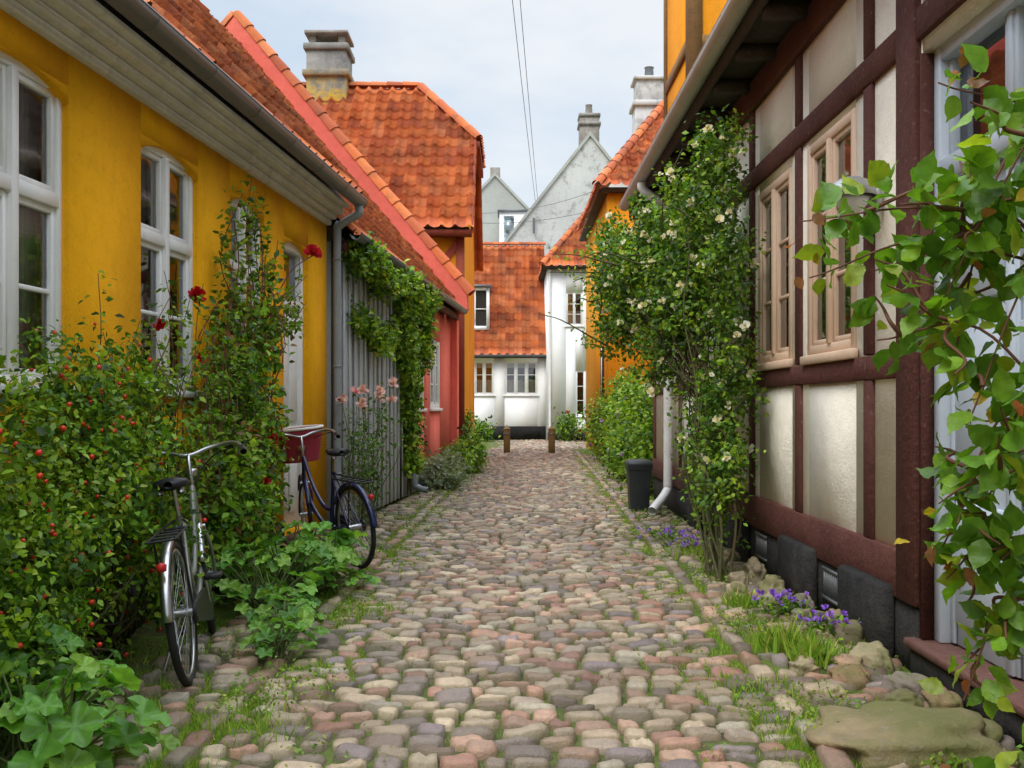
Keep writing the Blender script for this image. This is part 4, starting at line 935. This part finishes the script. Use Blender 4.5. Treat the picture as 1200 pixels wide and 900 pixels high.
# ================================================================== BICYCLES
def bicycle(loc,heading,lean,frame,steer=0,basket=False,rack=True):
    E=empty('bicycle',loc,(lean,0,heading)); R=.335; fh=(1.08,0,R); rh=(0,0,R)
    FW=empty('front_assembly',(.90,0,0),(0,0,steer)); FW.parent=E
    off=-.90
    def wheel(c,par):
        torus('tyre',R-.018,.019,c,M['rubber'],par); torus('rim',R-.042,.012,c,M['chrome'],par)
        sp=[]
        for i in range(32):
            a=2*math.pi*i/32; b=a+(.5 if i%2 else -.5); s=.03 if i%4<2 else -.03
            sp.append([(c[0]+.02*math.cos(b),s,c[2]+.02*math.sin(b)),(c[0]+(R-.045)*math.cos(a),0,c[2]+(R-.045)*math.sin(a))])
        tubes('spokes',sp,.0016,M['chrome'],par,sides=4)
        tubes('hub',[[(c[0],-.055,c[2]),(c[0],.055,c[2])]],.02,M['chrome'],par,sides=10)
    def guard(c,a0,a1,par):
        V=[];F=[];n=28;m=5
        for i in range(n+1):
            a=math.radians(a0+(a1-a0)*i/n)
            for j in range(m):
                w=-.024+.048*j/(m-1); r=R+.028-.012*(abs(w)/.024)**2
                V.append((c[0]+r*math.cos(a),w,c[2]+r*math.sin(a)))
        for i in range(n):
            for j in range(m-1): F.append((i*m+j,i*m+j+1,(i+1)*m+j+1,(i+1)*m+j))
        o=mk('mudguard',V,F,frame if basket else M['chrome'],par,smooth=True); o.modifiers.new('s','SOLIDIFY').thickness=.003
    wheel(rh,E); guard(rh,25,175,E)
    f=(fh[0]+off,0,R); wheel(f,FW); guard(f,30,160,FW)
    bb=(.44,0,.29); st=(.30,0,.76); sd=(.26,0,.90); hb=(.93,0,.63); ht=(.885,0,.86)
    tubes('frame',[[bb,st],cr([hb,(.80,0,.45),(.62,0,.32),bb]),cr([ht,(.74,0,.62),(.56,0,.46),(.395,0,.44)]),[hb,ht]],.0175,frame,E,sides=10)
    tubes('stays',[[(.44,s*.03,.29),(0,s*.055,R)] for s in (1,-1)]+[[(.31,s*.015,.72),(0,s*.055,R)] for s in (1,-1)],.009,frame,E)
    tubes('seatpost',[[st,sd]],.013,M['chrome'],E)
    V=[];F=[];prof=[(-.13,.02,.02),(-.12,.08,.035),(-.05,.095,.035),(.02,.055,.03),(.08,.026,.025),(.14,.018,.02),(.15,.004,.01)]
    m=10
    for x,w,h in prof:
        for j in range(m):
            a=2*math.pi*j/m; V.append((.25+x,w*math.cos(a),.925+h*math.sin(a)*(1 if math.sin(a)>0 else .8)))
    for i in range(len(prof)-1):
        for j in range(m): F.append((i*m+j,i*m+(j+1)%m,(i+1)*m+(j+1)%m,(i+1)*m+j))
    F+=[(0,1,2,3),(0,3,4,5),(0,5,6,7),(0,7,8,9)]; mk('saddle',V,F,M['blackp'],E,smooth=True)
    tubes('saddle_springs',[[(.16,s*.05,.88),(.17,s*.05,.91)] for s in (1,-1)],.018,M['chrome'],E,sides=8)
    tubes('fork',[cr([(hb[0]+off,s*.03,.62),(hb[0]+off+.03,s*.052,.52),(f[0]-.03,s*.056,.40),(f[0],s*.056,R)]) for s in (1,-1)],.010,frame,FW)
    tubes('crown',[[(hb[0]+off,-.04,.63),(hb[0]+off,.04,.63)]],.015,M['chrome'],FW)
    tubes('stem',[[(ht[0]+off,0,.86),(ht[0]+off-.025,0,1.0),(ht[0]+off+.03,0,1.03)]],.012,M['chrome'],FW)
    x=ht[0]+off+.03
    bar=cr([(x-.22,-.29,1.02),(x-.12,-.29,1.04),(x-.01,-.24,1.07),(x+.03,-.12,1.06),(x,0,1.03),(x+.03,.12,1.06),(x-.01,.24,1.07),(x-.12,.29,1.04),(x-.22,.29,1.02)],5)
    tubes('handlebar',[bar],.0125,M['chrome'],FW)
    tubes('grips',[[(x-.23,s*.29,1.018),(x-.12,s*.29,1.04)] for s in (1,-1)],.018,M['blackp'],FW,sides=8)
    tubes('brake_levers',[cr([(x-.07,s*.27,1.05),(x-.1,s*.265,1.01),(x-.18,s*.27,.99)]) for s in (1,-1)]+[cr([(x-.05,s*.26,1.05),(x+.08,s*.12,1.0),(x+.04,0,.85)]) for s in (1,-1)],.004,M['blackp'],FW)
    lathe('bell',[(0,.03),(.02,.027),(.028,.01),(.028,0)],M['chrome'],FW,(x-.03,.2,1.075),n=14)
    lathe('headlamp',[(0,0),(.03,.01),(.038,.05),(.0,.055)],M['chrome'],FW,(x+.06,0,.90),n=14)
    tubes('crank',[[(.44,-.07,.29),(.44,.07,.29)],[(.44,.07,.29),(.52,.075,.15)],[(.44,-.07,.29),(.36,-.075,.43)]],.011,M['chrome'],E)
    B=Boxes(); B.add(.47,.57,.08,.16,.135,.16).add(.31,.41,-.16,-.08,.42,.445); B.build('pedals',M['blackp'],E,bevel=.005)
    pts=[];n=20
    for i in range(n): 
        a=math.pi*1.5-math.pi*(i/(n-1)); pts.append((.05*math.cos(a),-.06,R+.05*math.sin(a)))
    for i in range(n):
        a=math.pi*.5-math.pi*(i/(n-1)); pts.append((.44+.095*math.cos(a),-.06,.29+.095*math.sin(a)))
    extrude('chain_guard',pts,(0,-.018,0),M['blackp'],E,bevel=.004)
    tubes('kickstand',[[(.38,.06,.27),(.30,.17,.0)]],.009,M['chrome'],E)
    if rack:
        ps=[[(-.28,s*.06,.71),(.20,s*.06,.72)] for s in (1,-1)]+[[(-.28+k*.12,-.06,.71),(-.28+k*.12,.06,.71)] for k in range(5)]+[[(-.1,s*.06,.71),(0,s*.06,R)] for s in (1,-1)]+[[(.2,s*.06,.72),(.3,s*.02,.74)] for s in (1,-1)]
        tubes('rack',ps,.006,M['blackp'],E,sides=6)
    lathe('rear_light',[(0,-.02),(.02,-.015),(.024,.012),(0,.025)],M['red'],E,(-.33,0,.60),n=12)
    if basket:
        n=36;prof=[(0,.0),(.13,.0),(.14,.01)]+[(.14+.05*t+(.004 if i%2 else -.004),.01+.28*t) for i,t in enumerate(np.linspace(0,1,22))]+[(.195,.295),(.18,.30),(.175,.28),(.13,.03),(0,.03)]
        lathe('basket',prof,M['maroon'],FW,(x+.20,0,.80),n=n,sx=.9,sy=1.15)
        tubes('basket_rim',[[(x+.20+.19*.9*math.cos(a),.19*1.15*math.sin(a),1.095) for a in np.linspace(0,2*math.pi,37)]],.012,M['cloth'],FW)
    return E
h1=math.atan2(1.05,-.19); bicycle((-1.50,4.66,.0),h1,-.13,M['silver'],steer=.12)
h2=math.atan2(.85,-.60); bicycle((-1.22,7.95,.0),h2,-.10,M['navy'],steer=-.3,basket=True)

# ================================================================== STREET FURNITURE
for x in (-.14,1.08):
    E=empty('wooden_bollard',(x,27.2,0)); B=Boxes(); B.add(-.09,.09,-.09,.09,-.04,.66); B.build('post',M['bollard'],E,bevel=.012)
    mk('cap',[(-.1,-.1,.66),(.1,-.1,.66),(.1,.1,.66),(-.1,.1,.66),(0,0,.76)],[(0,1,4),(1,2,4),(2,3,4),(3,0,4)],M['bollard'],E)
    box('band',M['gutter'],E,-.094,.094,-.094,.094,.5,.54)
E=empty('waste_bin',(1.56,12.3,0))
V=[];hs=[(.0,.13,.14),(.02,.135,.145),(.5,.17,.18),(.52,.185,.195),(.56,.185,.195),(.57,.19,.2),(.60,.19,.2),(.63,.15,.16)]
for z,a,b in hs: V+=[(-a*.8,-b,z),(a*.8,-b,z),(a*.8,b,z),(-a*.8,b,z)]
F=[]
for i in range(len(hs)-1):
    for j in range(4): F.append((4*i+j,4*i+(j+1)%4,4*i+4+(j+1)%4,4*i+4+j))
F.append((28,29,30,31)); mk('body',V,F,M['bin'],E,bevel=.008)
tubes('handle',[[(-.13,.2,.57),(-.13,.25,.58),(.13,.25,.58),(.13,.2,.57)]],.012,M['blackp'],E)

E=empty('overhead_cables')
def cable(a,b,s): 
    a,b=np.array(a),np.array(b); t=np.linspace(0,1,30)[:,None]; p=a+(b-a)*t; p[:,2]-=s*4*(t*(1-t))[:,0]; return p
tubes('cables',[cable((1.4,60,13.6),(-.42,8,8.4),.15),cable((1.55,60,13.6),(-.27,8,8.5),.15)],(.016,.006),M['gutter'],E,sides=5)
tubes('cross_wires',[cable((-2.6,44,9.8),(4,44,10.9),.4),cable((-2.6,44,9.4),(4,44,10.0),.3)],.012,M['gutter'],E,sides=4)

# ================================================================== LIGHT, SKY, CAMERA
w=bpy.data.worlds.new("World"); scene.world=w; w.use_nodes=True; nt=w.node_tree; bg=nt.nodes['Background']; 
sky=nt.nodes.new('ShaderNodeTexSky'); sky.sky_type='NISHITA'; sky.sun_disc=False; EL,AZ=math.radians(52),math.radians(210)
sky.sun_elevation=EL; sky.sun_rotation=AZ; sky.air_density=1.2; sky.dust_density=1.5
tc=nt.nodes.new('ShaderNodeTexCoord'); mp=nt.nodes.new('ShaderNodeMapping'); mp.inputs['Scale'].default_value=(1,1,2.6); mp.inputs['Location'].default_value=(.4,.1,.3)
nz=nt.nodes.new('ShaderNodeTexNoise'); nz.inputs['Scale'].default_value=2.6; nz.inputs['Detail'].default_value=5; nz.inputs['Roughness'].default_value=.55
nt.links.new(tc.outputs['Generated'],mp.inputs[0]); nt.links.new(mp.outputs[0],nz.inputs[0])
r=nt.nodes.new('ShaderNodeMapRange'); r.inputs[1].default_value=.38; r.inputs[2].default_value=.62; r.inputs[3].default_value=.0; r.inputs[4].default_value=1
nt.links.new(nz.outputs['Fac'],r.inputs[0])
cl=nt.nodes.new('ShaderNodeMix'); cl.data_type='RGBA'; cl.inputs[6].default_value=(4.4,5.2,6.1,1); cl.inputs[7].default_value=(6.2,6.4,6.6,1); nt.links.new(r.outputs[0],cl.inputs[0])
mx=nt.nodes.new('ShaderNodeMix'); mx.data_type='RGBA'; mx.inputs[0].default_value=.88; nt.links.new(sky.outputs[0],mx.inputs[6]); nt.links.new(cl.outputs[2],mx.inputs[7])
sp=nt.nodes.new('ShaderNodeSeparateXYZ'); nt.links.new(tc.outputs['Generated'],sp.inputs[0])
zr=nt.nodes.new('ShaderNodeMapRange'); zr.inputs[1].default_value=.42; zr.inputs[2].default_value=.85; zr.inputs[3].default_value=1; zr.inputs[4].default_value=3.4; nt.links.new(sp.outputs[2],zr.inputs[0])
vm=nt.nodes.new('ShaderNodeVectorMath'); vm.operation='SCALE'; nt.links.new(mx.outputs[2],vm.inputs[0]); nt.links.new(zr.outputs[0],vm.inputs['Scale'])
nt.links.new(vm.outputs[0],bg.inputs[0]); bg.inputs[1].default_value=.15
L=bpy.data.lights.new('sun','SUN'); L.energy=1.5; L.angle=math.radians(20); L.color=(1,.94,.85)
so=link(bpy.data.objects.new('sun',L))
dv=Vector((math.sin(AZ)*math.cos(EL),math.cos(AZ)*math.cos(EL),math.sin(EL)))
so.rotation_euler=dv.to_track_quat('Z','Y').to_euler(); so.location=dv*50
cam=bpy.data.cameras.new('camera'); co=link(bpy.data.objects.new('camera',cam)); co.location=(0,0,1.3); co.rotation_euler=(math.pi/2,0,0)
cam.sensor_width=36; cam.lens=35.1; cam.shift_y=.0208; cam.clip_end=2000; cam.clip_start=.05
scene.camera=co
scene.view_settings.view_transform='Standard'; scene.view_settings.look='None'; scene.view_settings.exposure=0
